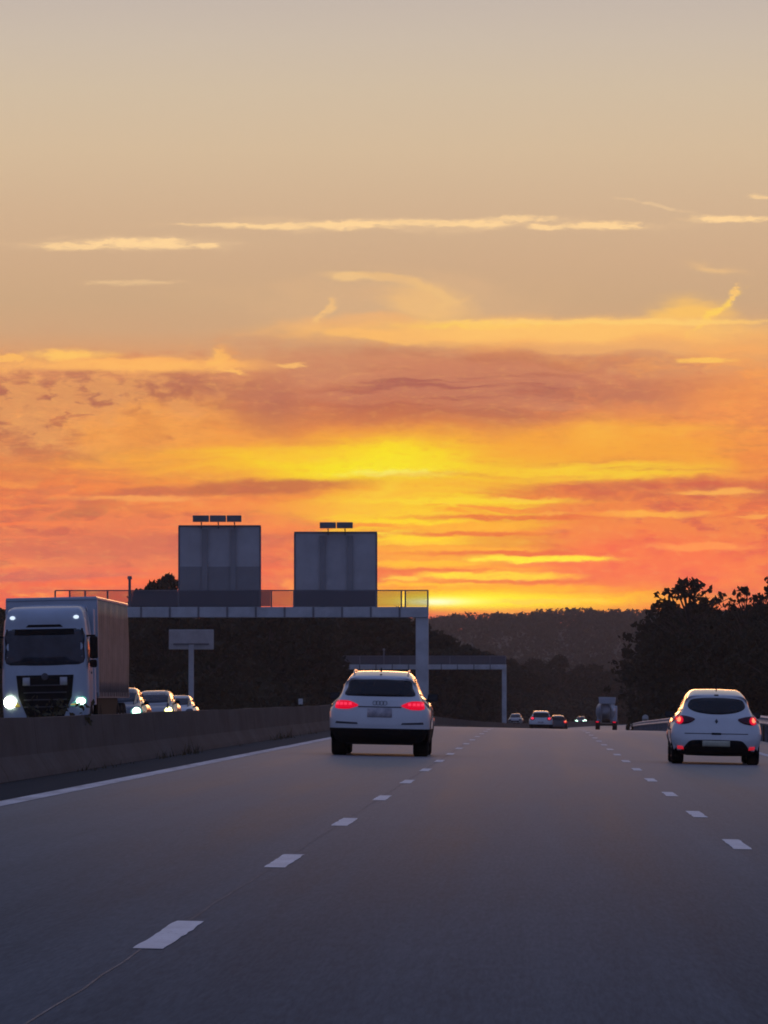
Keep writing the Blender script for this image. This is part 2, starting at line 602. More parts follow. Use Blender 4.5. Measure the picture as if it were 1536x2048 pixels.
def tree_proto(h, w, nclump, per, leaf, trunk_frac=0.25, spiky=0.4, gaps=0.2, clump=1.0):
    """trunk mesh (with limbs) and crown mesh of one tree kind, base at the origin"""
    tr = MB()
    lean = rng.normal(size=2) * 0.03 * h
    top = Vector((lean[0], lean[1], h * 0.8))
    prev = Vector((0, 0, -0.6))
    r0 = 0.022 * h
    nseg = 6
    axis = []
    for i in range(1, nseg + 1):
        t_ = i / nseg
        p = top * t_ + Vector((math.sin(3 * t_ + w) * 0.02 * h, math.cos(2 * t_) * 0.015 * h, 0))
        tr.tube(prev, p, r0 * (1 - 0.8 * (i - 1) / nseg), r0 * (1 - 0.8 * i / nseg), 7, False)
        axis.append((t_, p.copy()))
        prev = p
    cs, rs = [], []
    for i in range(nclump):
        t_ = trunk_frac + (1 - trunk_frac) * rng.random() ** 0.85
        # outline: widest at 45 percent of the crown height
        u = (t_ - trunk_frac) / (1 - trunk_frac)
        env = math.sin(math.pi * min(1, 0.12 + 0.88 * u) ** 0.8) ** 0.7 if u < 0.98 else 0.1
        ang = rng.random() * 2 * math.pi
        lob = 1 + spiky * 0.5 * math.sin(3 * ang + 5 * u) + spiky * rng.normal() * 0.35
        rad = w * 0.5 * env * lob * (0.25 + 0.75 * rng.random() ** 0.5)
        c = Vector((math.cos(ang) * rad, math.sin(ang) * rad, h * t_ * 0.97))
        base_t = max(0.15, t_ - 0.18 - 0.1 * rng.random())
        bp = top * min(1, base_t / 0.8)
        c += Vector((lean[0], lean[1], 0)) * t_
        if rng.random() > gaps:
            cs.append(tuple(c))
            rs.append(clump * h * (0.05 + 0.05 * rng.random()) * (1.1 - 0.4 * u))
        if i % 3 == 0:
            mid = bp.lerp(c, 0.5) + Vector((0, 0, 0.02 * h))
            tr.tube(bp, mid, r0 * 0.32, r0 * 0.2, 5, False)
            tr.tube(mid, c, r0 * 0.2, r0 * 0.06, 5, False)
    trunk = bpy.data.meshes.new('trunk')
    trunk.from_pydata(tr.v, [], tr.f)
    trunk.materials.append(M['bark'])
    crown = leaf_mesh('crown', cs, rs, per, leaf, 0.8)
    return trunk, crown


PROTO = [
    tree_proto(11, 8.5, 95, 42, 0.30, 0.22, 0.35, 0.1),
    tree_proto(13, 8.0, 110, 40, 0.32, 0.18, 0.5, 0.12),
    tree_proto(9.5, 8.0, 85, 42, 0.28, 0.15, 0.45, 0.1),
    tree_proto(12, 7.0, 95, 40, 0.30, 0.20, 0.6, 0.15),
    tree_proto(11.5, 10.0, 330, 14, 0.20, 0.22, 0.5, 0.12, 0.5),    # airy tree seen against the sky
    tree_proto(11.0, 8.0, 180, 12, 0.19, 0.25, 0.7, 0.18, 0.5),    # sparse tree
]


def plant_tree(kind, x, y, z, hscale, label, group=None, wscale=None, name='tree', cat='tree', rz=None):
    ws = wscale if wscale else hscale
    r = empty(name, (x, y, z), (0, 0, rng.random() * 6.28 if rz is None else rz))
    r.scale = (ws, ws, hscale)
    tag(r, label, cat, group)
    for nm, me_ in (('trunk', PROTO[kind][0]), ('crown', PROTO[kind][1])):
        o = bpy.data.objects.new(nm, me_)
        COL.objects.link(o)
        o.parent = r
    return r


BUSH = []
for (w, h, k) in ((6.0, 4.2, 40), (4.5, 3.4, 32), (7.0, 3.2, 44)):
    cs, rs = [], []
    for i in range(k):
        a = rng.random() * 6.28
        u = rng.random() ** 0.6
        rr = w * 0.5 * u
        hh = h * (0.12 + 0.8 * rng.random() * (1 - 0.6 * u * u))
        cs.append((math.cos(a) * rr, math.sin(a) * rr, hh))
        rs.append(0.45 + 0.45 * rng.random())
    cr = leaf_mesh('bush_foliage', cs, rs, 48, 0.22)
    st = MB()
    for i in range(7):
        c = cs[i * 4]
        st.tube((0.1 * math.cos(i), 0.1 * math.sin(i), -0.3), c, 0.06, 0.02, 5, False)
    sm = bpy.data.meshes.new('stem')
    sm.from_pydata(st.v, [], st.f)
    sm.materials.append(M['bark'])
    BUSH.append((cr, sm))


def plant_bush(kind, x, y, z, s, label, group, hs=None):
    r = empty('bush', (x, y, z), (0, 0, rng.random() * 6.28))
    r.scale = (s, s, hs or s)
    tag(r, label, 'bush', group)
    for nm, me_ in (('foliage', BUSH[kind][0]), ('stem', BUSH[kind][1])):
        o = bpy.data.objects.new(nm, me_)
        COL.objects.link(o)
        o.parent = r


def top_scale(kind_h, ytop, Y, z):
    """vertical scale so that a tree based at z shows its top at photo row ytop"""
    return (HC + (1393 - ytop) / F * Y - z) / kind_h


KH = [11, 13, 9.5, 12, 11.5, 11.0]
# left wood behind the gantry: its own row of crowns whose tops hide behind the gantry beam
LW = 'dark tree in the dense wood on the left, behind the sign gantry'
i = 0
for px in range(-60, 900, 34):
    Y = (560 if px < 600 else 650) + 60 * rng.random()
    x = X(px + 12 * rng.normal(), Y)
    z = ground_z(x, Y)
    yt = 1221 + 3 * rng.normal()
    if px > 790:
        yt = 1236 + max(0, px - 820) * 0.5
    k = i % 4
    s = top_scale(KH[k], yt, Y, z)
    plant_tree(k, x, Y, z, s, LW, 'trees of the left wood', wscale=s * 1.1)
    i += 1
for px in range(-50, 1000, 44):                 # second and third rank fill the gaps
    Y = 680 + 60 * rng.random()
    x = X(px + 14 * rng.normal(), Y)
    z = ground_z(x, Y)
    yt = 1232 + 6 * rng.normal() + max(0, px - 780) * 0.42
    k = (i * 3 + 1) % 4
    s = top_scale(KH[k], yt, Y, z)
    plant_tree(k, x, Y, z, s, LW, 'trees of the left wood', wscale=s * 1.15)
    i += 1
for px, yt, kd, lab in ((272, 1172, 5, 'lowest treetop above the gantry railing, touching the thin mast'),
                        (290, 1164, 4, 'second treetop right of the thin mast on the gantry'),
                        (308, 1156, 4, 'middle one of the treetops rising towards the left gantry sign'),
                        (326, 1148, 4, 'high treetop just left of the taller gantry sign'),
                        (346, 1142, 4, 'highest treetop, half hidden by the edge of the taller gantry sign')):
    Y = 600 + px % 30
    z = ground_z(X(px, Y), Y)
    s_ = top_scale(KH[kd], yt, Y, z)
    plant_tree(kd, X(px, Y), Y, z, s_, lab, wscale=s_ * 0.7)
i = 0
for px in range(-60, 1010, 46):
    Y = 470 + 60 * rng.random() if px < 620 else 650 + 60 * rng.random()
    x = X(px + 10 * rng.normal(), Y)
    if x - sh(Y) > -24:
        x = sh(Y) - 24 - 2 * rng.random()
    plant_bush(i % 3, x, Y, ground_z(x, Y), 1.25 + 0.4 * rng.random(), 'dark bush at the foot of the left wood', 'bushes at the foot of the left wood')
    i += 1
# middle distance: wood closing the bend of the road
MW = 'dark tree in the middle-distance wood where the road bends away'
i = 0
for px in range(880, 1330, 24):
    Y = 1080 + 160 * rng.random()
    x = X(px + 8 * rng.normal(), Y)
    z = ground_z(x, Y)
    yt = 1325 + 12 * rng.normal() - (22 if px < 960 else 0) - (20 if px > 1240 else 0)
    k = (i * 2 + 1) % 4
    s = top_scale(KH[k], yt, Y, z)
    plant_tree(k, x, Y, z, s, MW, 'trees of the middle-distance wood', wscale=max(s, 0.9) * 1.3)
    i += 1
for px in range(880, 1340, 30):
    Y = 1000 + 60 * rng.random()
    x = X(px + 8 * rng.normal(), Y)
    plant_bush(i % 3, x, Y, ground_z(x, Y), 1.9, 'low dark bush in front of the middle-distance wood', 'bushes of the middle-distance wood', 1.5)
    i += 1
for px, yt, Y in ((905, 1282, 820), (940, 1296, 850), (975, 1308, 860), (1010, 1320, 900), (1045, 1330, 930)):
    x = X(px, Y)
    z = ground_z(x, Y)
    k = i % 4
    s = top_scale(KH[k], yt, Y, z)
    plant_tree(k, x, Y, z, s, 'dark tree on the descending edge of the left wood, behind the second gantry',
               'trees on the descending edge of the left wood', wscale=s * 1.2)
    i += 1
# right-hand trees
def rt(kind, px, yt, Y, label, ws=1.0, group=None, rz=None):
    x = X(px, Y)
    z = ground_z(x, Y)
    s = top_scale(KH[kind], yt, Y, z)
    plant_tree(kind, x, Y, z, s, label, group, wscale=s * ws, rz=rz)


rt(4, 1374, 1152, 500, 'tall airy tree on the right, its ragged crown standing against the orange sky', 1.0, rz=0.6)
rt(4, 1402, 1190, 520, 'lower airy tree just right of the tall ragged one', 0.7, rz=2.4)
rt(5, 1330, 1196, 510, 'small sparse tree at the left shoulder of the tall ragged tree', 0.6, rz=1.1)
rt(5, 1492, 1168, 480, 'sparse tree near the right edge of the view with sky showing through its twigs', 0.7, rz=3.9)
rt(4, 1552, 1158, 470, 'tree cut by the right edge of the view', 0.6, rz=5.0)
rt(5, 1592, 1100, 420, 'tree mostly outside the right edge, one branch tip reaching into the sky', 0.9, rz=0.0)
RW = 'dark tree in the solid dark wood on the right behind the small white car'
i = 0
for px, yt, Y in ((1344, 1232, 600), (1350, 1224, 560), (1352, 1214, 540), (1385, 1208, 540), (1418, 1216, 530), (1452, 1220, 520),
                  (1486, 1216, 500), (1520, 1208, 490), (1552, 1204, 480), (1590, 1208, 470), (1340, 1250, 600),
                  (1340, 1262, 480), (1380, 1270, 470), (1420, 1270, 460), (1460, 1268, 450), (1500, 1268, 440), (1540, 1262, 430),
                  (1346, 1290, 540)):
    rt(i % 4, px, yt, Y, RW, 1.0, 'trees of the right wood')
    i += 1
for px in range(1296, 1620, 24):
    Y = 420 + 60 * rng.random() + max(0, 1340 - px) * 1.5
    x = X(px, Y)
    if x - sh(Y) < 10.5:
        x = sh(Y) + 10.5 + rng.random()
    plant_bush(i % 3, x, Y, ground_z(x, Y), 1.0 + 0.35 * rng.random(), 'dark bush at the foot of the right wood behind the guardrail',
               'bushes at the foot of the right wood')
    i += 1

# forest on the far hill: nobody could count it -> stuff
cs, rs = [], []
for i in range(4600):
    x = rng.uniform(-420, 260)
    y = 1500 + 1180 * rng.random() ** 0.7
    z = ground_z(x, y)
    hh = rng.uniform(6.0, 7.2)
    if y > 2450:
        hh += 0.9 * math.sin(x / 8.0) + 0.4 * math.sin(x / 3.1 + 1)
    for k in range(3):
        cs.append((x + rng.normal() * 1.2, y + rng.normal() * 1.2, z + hh * (0.35 + 0.25 * k)))
        rs.append(2.9 - 0.4 * k + 0.3 * rng.random())
fm = leaf_mesh('forest', cs, rs, 20, 0.75, 0.75, M['leaf_far'])
fo = bpy.data.objects.new('forest', fm)
COL.objects.link(fo)
tag(fo, 'hazy dark forest covering the far hill under the sunset', 'forest', kind='stuff')

# dry grass and weeds along the barrier foot and the right verge: stuff
vs, fs = [], []


def blade(x, y, z, h, w):
    a = rng.random() * 6.28
    dx, dy = math.cos(a) * w, math.sin(a) * w
    lx, ly = rng.normal() * h * 0.35, rng.normal() * h * 0.35
    b = len(vs)
    vs.extend([(x - dx, y - dy, z), (x + dx, y + dy, z), (x + lx, y + ly, z + h)])
    fs.append((b, b + 1, b + 2))


for i in range(9000):
    y = 25 + 190 * rng.random() ** 1.2
    cl = math.sin(y * 0.31) + math.sin(y * 0.13 + 1) + 0.7 * math.sin(y * 0.77)
    if rng.random() > 0.02 + 0.07 * cl:
        continue
    x = -6.74 + abs(rng.normal()) * 0.10
    blade(x, y, zr(y) + 0.125, 0.03 + 0.11 * rng.random() ** 2 * (1 + max(0, cl)), 0.010)
for i in range(16000):
    y = 150 + 330 * rng.random()
    x = sh(y) + 7.2 + 5 * rng.random() ** 1.3
    blade(x, y, max(ground_z(x, y), zr(y) - 0.3), 0.2 + 0.5 * rng.random(), 0.03)
gm = bpy.data.meshes.new('grass')
gm.from_pydata(vs, [], fs)
gm.materials.append(M['grass'])
go = bpy.data.objects.new('grass', gm)
COL.objects.link(go)
tag(go, 'dry grass and weeds along the foot of the barrier and the right verge', 'grass', kind='stuff')

# the wild bush growing out of the median in front of the lorry
cs, rs = [], []
for i in range(30):
    cs.append((rng.normal() * 0.16, rng.normal() * 1.0, 0.45 + 0.55 * rng.random()))
    rs.append(0.11 + 0.08 * rng.random())
wb = empty('median_weed', (-7.32, 85, zr(85) + 0.1))
tag(wb, 'scruffy weed bush growing over the barrier in front of the lorry', 'bush')
bpy_o = bpy.data.objects.new('foliage', leaf_mesh('weed_foliage', cs, rs, 14, 0.045, 1.0, M['grass']))
COL.objects.link(bpy_o)
bpy_o.parent = wb
st = MB()
for c in cs[:22]:
    st.tube((c[0] * 0.3, c[1] * 0.8, -0.1), c, 0.010, 0.004, 4, False)
st.build('stem', M['bark'], wb, fixn=False)


# ---------------------------------------------------------------- guardrail
gr = empty('guardrail', (0, 0, 0))
tag(gr, 'steel guardrail along the right verge behind the small white car', 'guardrail')
rail = MB()
rp_ = [(0.0, 0.48), (-0.07, 0.53), (0.0, 0.60), (0.0, 0.64), (-0.07, 0.71), (0.0, 0.76), (0.03, 0.76), (0.03, 0.48)]
ys = list(range(110, 720, 6))
for y in ys:
    for (dx, dz) in rp_:
        rail.v.append((6.95 + sh(y) + dx, y, gz(6.95 + sh(y), y) + dz))
n = len(rp_)
for j in range(len(ys) - 1):
    for i in range(n):
        rail.f.append((j * n + i, j * n + (i + 1) % n, (j + 1) * n + (i + 1) % n, (j + 1) * n + i))
rail.build('rail', M['galv'], gr)
for y in range(164, 560, 4):
    MB().box((7.04 + sh(y), y, gz(6.95 + sh(y), y) + 0.2), (0.1, 0.06, 1.0)).build('post', M['galv_dark'], gr)
t = empty('marker_sign', (X(1290, 432), 432, zr(432) - 0.35))
tag(t, 'small pale rounded marker sign standing above the guardrail left of the small white car', 'sign')
MB().box((0, 0.03, 0.6), (0.08, 0.05, 1.4)).build('post', M['galv'], t)
sp = MB()
sp.lathe_x([(-0.015, 0.0), (-0.015, 0.24), (0.015, 0.24), (0.015, 0.0)], 20)
pl = sp.build('plate', M['post_white'], t)
pl.rotation_euler = (0, 0, R(90))
pl.location = (0, -0.02, 1.35)
MB().box((0, -0.02, 1.16), (0.46, 0.03, 0.2)).build('lower_plate', M['post_white'], t, bevel=0.01)


# ------------------------------------------------------------------ gantries
def mesh_panel_mat(alpha=0.7):
    m = bpy.data.materials.new('perforated_mesh')
    m.use_nodes = True
    nt = m.node_tree
    b = nt.nodes['Principled BSDF']
    b.inputs['Base Color'].default_value = (0.17, 0.165, 0.19, 1)
    b.inputs['Roughness'].default_value = 0.6
    b.inputs['Alpha'].default_value = alpha
    return m


M['mesh'] = mesh_panel_mat()
M['mesh_thin'] = mesh_panel_mat(0.26)


def gantry(Y, pxl, pxr, beam_top, beam_bot, rail_top, label, posts, mesh_spans, thin_post, colw=0.8, left_x=None):
    ppm = F / Y
    def zz(py):
        return HC + (1393 - py) / ppm
    xl, xr_ = X(pxl, Y), X(pxr, Y)
    zb = zr(Y) - 0.3
    g_ = empty('sign_gantry', ((xl + xr_) / 2, Y, zb))
    tag(g_, label, 'sign gantry')
    def P(x, y, z):
        return (x - g_.location.x, y, z - zb)
    bz0, bz1 = zz(beam_bot), zz(beam_top)
    bm_ = MB()
    bm_.box(P((xl + xr_) / 2, 0, (bz0 + bz1) / 2), (xr_ - xl, 0.9, bz1 - bz0))
    bm_.build('beam', M['galv'], g_, bevel=0.03)
    # stiffener plates on the beam face
    k = int((xr_ - xl) / 1.7)
    for i in range(1, k):
        x = xl + (xr_ - xl) * i / k
        MB().box(P(x, -0.47, (bz0 + bz1) / 2), (0.12, 0.08, (bz1 - bz0) * 0.98)).build('stiffener', M['galv_dark'], g_)
    for xc in ((xl + colw / 2 if left_x is None else left_x), xr_ - colw / 2):
        MB().box(P(xc, 0, (zb + bz0) / 2), (colw, colw * 0.9, bz0 - zb)).build('column', M['galv'], g_, bevel=0.03)
        MB().box(P(xc, 0, zb + 0.15), (colw * 1.6, colw * 1.5, 0.3)).build('base_plate', M['galv_dark'], g_)
    # walkway railing: top rail, posts and perforated panels
    zt = zz(rail_top)
    MB().box(P((xl + xr_) / 2, -0.42, zt), (xr_ - xl, 0.06, 0.07)).build('top_rail', M['galv_dark'], g_)
    for px in posts:
        MB().box(P(X(px, Y), -0.42, (zt + bz1) / 2), (0.1, 0.07, zt - bz1)).build('railing_post', M['galv_dark'], g_)
    for (pa, pb, mm_) in mesh_spans:
        xa, xb = X(pa, Y) + 0.06, X(pb, Y) - 0.06
        MB().box(P((xa + xb) / 2, -0.42, (zt + bz1) / 2), (xb - xa, 0.02, zt - bz1 - 0.08)).build('mesh_panel', M[mm_], g_)
    if thin_post:
        px, pt = thin_post
        m_ = MB()
        m_.tube(P(X(px, Y), -0.3, bz1), P(X(px, Y), -0.3, zz(pt) - 0.2), 0.09, 0.08, 8)
        m_.tube(P(X(px, Y), -0.3, zz(pt) - 0.2), P(X(px, Y), -0.3, zz(pt)), 0.16, 0.12, 8)
        m_.build('mast', M['galv_dark'], g_)
    return g_, zz


g1, zz1 = gantry(348, 110, 857, 1214, 1235, 1181,
                 'nearer grey steel gantry carrying two big sign panels across the opposite carriageway',
                 [110, 139, 170, 215, 259, 357, 520, 543, 588, 753, 803, 811, 856],
                 [(139, 259, 'mesh_thin'), (259, 357, 'mesh'), (357, 520, 'mesh'), (520, 543, 'mesh'), (543, 588, 'mesh_thin'), (588, 753, 'mesh'), (753, 803, 'mesh_thin'), (811, 856, 'mesh_thin')], (259, 1152), colw=0.78)
g2, zz2 = gantry(620, 687, 1013, 1329, 1339, 1312,
                 'farther and smaller grey gantry without signs, standing behind the white SUV',
                 [687, 720, 768, 800, 860, 900, 940, 980, 1011],
                 [(687, 768, 'mesh'), (768, 860, 'mesh'), (860, 940, 'mesh'), (940, 1011, 'mesh')], (768, 1297), colw=0.5, left_x=X(745, 620))


def gantry_sign(pa, pb, top, bot, split, posts, boxes, label):
    Y = 347.9
    xa, xb = X(pa, Y), X(pb, Y)
    z0, z1 = zz1(bot), zz1(top)
    xc = (xa + xb) / 2
    s = empty('direction_sign', (xc, Y, z0))
    tag(s, label, 'sign')
    h = z1 - z0
    hs = zz1(split) - z0
    MB().box((0, 0.12, h / 2), (xb - xa, 0.08, h)).build('sign_panel', M['sign_back'], s, bevel=0.02)
    if split < bot - 40:
        MB().box((0, 0.06, hs / 2), (xb - xa - 0.1, 0.03, hs)).build('lower_sheet', M['sign_dark'], s)
    fr = MB()
    w = xb - xa
    fr.box((0, 0.11, h - 0.05), (w + 0.06, 0.14, 0.1))
    fr.box((-w / 2, 0.11, h / 2 - 0.05), (0.1, 0.14, h - 0.1))
    fr.box((w / 2, 0.11, h / 2 - 0.05), (0.1, 0.14, h - 0.1))
    fr.build('edge_frame', M['galv_dark'], s)
    for px in posts:
        MB().box((X(px, Y) - xc, -0.02, h / 2 - 0.25), (0.34, 0.14, h)).build('mounting_post', M['sign_dark'], s)
    for (a, b) in boxes['spans']:
        wa = X(b, Y) - X(a, Y)
        zt, zb_ = zz1(boxes['top']), zz1(boxes['bot'])
        bx = MB()
        bx.box(((X(a, Y) + X(b, Y)) / 2 - xc, -0.5, (zt + zb_) / 2 - z0), (wa, 0.4, zt - zb_))
        lb = bx.build('lamp_box', M['galv_dark'], s, bevel=0.02)
        MB().box(((X(a, Y) + X(b, Y)) / 2 - xc, -0.1, zb_ - z0 - 0.06), (0.06, 0.6, 0.06)).build('arm', M['galv_dark'], lb)
        MB().box(((X(a, Y) + X(b, Y)) / 2 - xc, 0.05, zb_ - z0 - 0.2), (0.06, 0.06, 0.4)).build('bracket', M['galv_dark'], lb)
    return s


gantry_sign(357, 520, 1050, 1217, 1133, (409, 466), {'spans': ((386, 418), (420, 452), (454, 483)), 'top': 1031, 'bot': 1044},
            'taller left gantry sign seen from its grey back, three lamp boxes on top')
gantry_sign(589, 753, 1063, 1217, 1217, (645, 700), {'spans': ((640, 672), (674, 706)), 'top': 1045, 'bot': 1057},
            'right gantry sign seen from its grey back, two lamp boxes on top')

# roadside sign on a single post, seen from behind
Y = 352
xs = X(382, Y)
zb = ground_z(xs, Y)
rs_ = empty('roadside_sign', (xs, Y, zb))
tag(rs_, 'wide grey road sign on a single post, seen from behind', 'sign')
zt = HC + (1393 - 1259) / F * Y - zb
zl = HC + (1393 - 1299) / F * Y - zb
MB().box((0, 0, (zt + zl) / 2), (X(427, Y) - X(337, Y), 0.1, zt - zl)).build('sign_panel', M['galv'], rs_, bevel=0.04)
MB().box((0, -0.10, zl + (zt - zl) * 0.27), ((X(427, Y) - X(337, Y)) * 0.8, 0.08, 0.1)).build('stiffener', M['galv_dark'], rs_)
MB().box((0, -0.08, zl * 0.5 + 0.15), (0.32, 0.22, zl + 0.3)).build('post', M['galv'], rs_, bevel=0.03)
MB().box((0, 0, 0.1), (0.7, 0.6, 0.3)).build('footing', M['concrete'], rs_)


# ------------------------------------------------------------------ vehicles
def loft_body(name, chain, W, mat_, parent, zs, corner=0.16, crown=0.02, nlat=15, sub=4, pinch=None):
    """side outline swept across the width, rounded at the edges, closed by tumble-home side walls"""
    pts = catmull([Vector((a, b)) for a, b in chain], sub)
    N = len(pts)
    ymin = min(p.x for p in pts)
    ymax = max(p.x for p in pts)
    zmax = max(p.y for p in pts)
    verts, faces = [], []
    rows = []
    for i, p in enumerate(pts):
        a = pts[max(0, i - 1)]
        b = pts[min(N - 1, i + 1)]
        tdir = (b - a).normalized()
        nin = Vector((tdir.y, -tdir.x))          # inward normal of an outline run rear-bottom -> roof -> front-bottom
        if p.y > 0.55 * zmax and nin.y > -0.15:
            nin = Vector((nin.x, -0.15)).normalized()
        w = interp(p.y, W)
        if pinch:
            w *= pinch(p.x)
        cr = corner * (1 + 0.5 * smooth01((abs(nin.x) - 0.4) / 0.5))
        t0 = max(0.0, 1 - cr / w)
        row = []
        for k in range(nlat):
            u = -1 + 2 * k / (nlat - 1)
            u = math.copysign(1 - (1 - abs(u)) ** 1.6, u)
            au = abs(u)
            q = max(0, (au - t0) / (1 - t0))
            off = cr * (1 - math.sqrt(max(0, 1 - q * q))) + crown * au * au * (2.5 if abs(nin.x) > 0.7 else 1)
            row.append(len(verts))
            verts.append((u * w, p.x + nin.x * off, p.y + nin.y * off))
        rows.append(row)
    for a, b in zip(rows, rows[1:]):
        for k in range(nlat - 1):
            faces.append((a[k], a[k + 1], b[k + 1], b[k]))
    # cumulative length for the fan of side columns
    L_ = [0]
    for a, b in zip(pts, pts[1:]):
        L_.append(L_[-1] + (b - a).length)
    MS = 9
    for side in (0, nlat - 1):
        sg = -1 if side == 0 else 1
        cols = []
        y0_ = verts[rows[0][side]][1]
        y1_ = verts[rows[-1][side]][1]
        for i in range(N):
            e = verts[rows[i][side]]
            t_ = L_[i] / L_[-1]
            bz = zs
            by = y0_ + (y1_ - y0_) * t_
            c = [rows[i][side]]
            for m_ in range(1, MS + 1):
                q = m_ / MS
                y = e[1] + (by - e[1]) * q
                z = e[2] + (bz - e[2]) * q
                w = interp(z, W)
                if pinch:
                    w *= pinch(y)
                w = w if q > 0.001 else abs(e[0])
                # blend from the actual edge so that the wall starts exactly there
                w = abs(e[0]) + (w - abs(e[0])) * min(1, q * 3)
                c.append(len(verts))
                verts.append((sg * w, y, z))
            cols.append(c)
        for a, b in zip(cols, cols[1:]):
            for m_ in range(MS):
                faces.append((a[m_], a[m_ + 1], b[m_ + 1], b[m_]))
    # underside
    faces.append(tuple(rows[0]) + tuple(reversed(rows[-1])))
    mb = MB()
    mb.v = verts
    mb.f = faces
    o = mb.build(name, mat_, parent, smooth=True, sharp=50)
    bvh = BVHTree.FromPolygons([Vector(p) for p in verts], faces)
    return o, bvh


def panel(name, bvh, poly, mode, mat_, parent, off=0.006, thick=0.02, cuts=3, rounds=1, ref=None):
    """polygon laid onto the body along +y ('rear'), -y ('front') or +-x ('left', 'right'); ref = fallback plane"""
    bm = bmesh.new()
    vs_ = [bm.verts.new((p[0], p[1], 0)) for p in poly]
    bm.faces.new(vs_)
    bmesh.ops.triangulate(bm, faces=bm.faces)
    for _ in range(rounds):
        bmesh.ops.subdivide_edges(bm, edges=bm.edges[:], cuts=cuts, use_grid_fill=True)
    for v_ in bm.verts:
        a, b = v_.co.x, v_.co.y
        if mode == 'rear':
            org, d = Vector((a, -4, b)), Vector((0, 1, 0))
        elif mode == 'front':
            org, d = Vector((a, 12, b)), Vector((0, -1, 0))
        elif mode == 'right':
            org, d = Vector((4, a, b)), Vector((-1, 0, 0))
        elif mode == 'left':
            org, d = Vector((-4, a, b)), Vector((1, 0, 0))
        else:
            org, d = Vector((a, b, 8)), Vector((0, 0, -1))
        hit, nrm, _, _ = bvh.ray_cast(org, d)
        if hit is None:
            hit, nrm, _, _ = bvh.find_nearest(org + d * (4 if mode != 'front' else 7))
        v_.co = hit - d * off
    d = {'rear': (0, 1, 0), 'front': (0, -1, 0), 'right': (-1, 0, 0), 'left': (1, 0, 0)}.get(mode, (0, 0, -1))
    bm.normal_update()
    if sum((f_.normal.dot(Vector(d)) for f_ in bm.faces)) > 0:
        bmesh.ops.reverse_faces(bm, faces=bm.faces[:])
    me_ = bpy.data.meshes.new(name)
    bm.to_mesh(me_)
    bm.free()
    me_.materials.append(mat_)
    me_.polygons.foreach_set('use_smooth', [True] * len(me_.polygons))
    o = bpy.data.objects.new(name, me_)
    COL.objects.link(o)
    o.parent = parent
    if thick:
        s = o.modifiers.new('solid', 'SOLIDIFY')
        s.thickness = thick
        s.offset = -1
    return o


def mirror_poly(p):
    return [(-a, b) for a, b in reversed(p)]


def ell(cx, cz, a, b, n=16):
    return [(cx + a * math.cos(2 * math.pi * i / n), cz + b * math.sin(2 * math.pi * i / n)) for i in range(n)]


def sm(poly, n=4):
    return [(p.x, p.y) for p in catmull([Vector(q) for q in poly], n, True)]


def wheel(parent, x, y, r, w, name='wheel'):
    t = MB()
    s = 1 if x > 0 else -1
    t.lathe_x([(-w / 2, r * 0.62), (-w / 2, r * 0.9), (-w / 2 + 0.03, r), (w / 2 - 0.03, r), (w / 2, r * 0.9), (w / 2, r * 0.62), (-w / 2, r * 0.62)])
    o = t.build(name, M['rubber'], parent, smooth=True)
    o.location = (x, y, r)
    rm = MB()
    rm.lathe_x([(0.02 * s, 0.0), (0.06 * s, 0.05), (0.05 * s, r * 0.2), (0.0, r * 0.22), (-0.04 * s, r * 0.5), (w * 0.42 * s, r * 0.63), (w * 0.3 * s, r * 0.66), (-w * 0.42 * s, r * 0.66)], 24)
    for k in range(5):
        a = 2 * math.pi * k / 5
        rm.tube((0.05 * s, r * 0.12 * math.cos(a), r * 0.12 * math.sin(a)), (w * 0.38 * s, r * 0.62 * math.cos(a), r * 0.62 * math.sin(a)), 0.05, 0.035, 6)
    rm.build('rim', M['alloy'], o, smooth=True)
    return o


def side_mirror(parent, x, y, z, mat_, w=0.2, h=0.15, name='wing_mirror'):
    s = 1 if x > 0 else -1
    m_ = MB()
    m_.box((x + s * w / 2, y, z), (w, 0.12, h))
    o = m_.build(name, mat_, parent, bevel=0.04)
    MB().box((x - s * 0.02, y + 0.01, z - h * 0.35), (0.12, 0.06, 0.05)).build('mirror_arm', M['plastic'], o)
    MB().box((x + s * w / 2, y - 0.063, z), (w * 0.82, 0.008, h * 0.76)).build('mirror_glass', M['glass'], o, bevel=0.01)
    return o


SUV = dict(
    W=[(0.2, 0.90), (0.35, 0.955), (0.5, 0.975), (0.75, 0.985), (0.9, 0.985), (1.0, 0.955), (1.1, 0.895), (1.19, 0.835), (1.35, 0.765), (1.5, 0.705), (1.6, 0.665), (1.7, 0.63)],
    chain=[(0.16, 0.24), (0.05, 0.36), (0.0, 0.52), (0.0, 0.72), (0.03, 0.9), (0.06, 1.04), (0.10, 1.15), (0.22, 1.38), (0.26, 1.49), (0.29, 1.53), (0.42, 1.568), (0.8, 1.618), (1.4, 1.66), (2.2, 1.655), (2.75, 1.60), (3.1, 1.47), (3.7, 1.12), (3.95, 1.05), (4.5, 0.95), (4.72, 0.84), (4.80, 0.62), (4.78, 0.45), (4.68, 0.26)],
    L=4.8, zs=0.24, wr=0.37, tw=0.30, track=0.80, ax=(0.92, 3.85), corner=0.18)
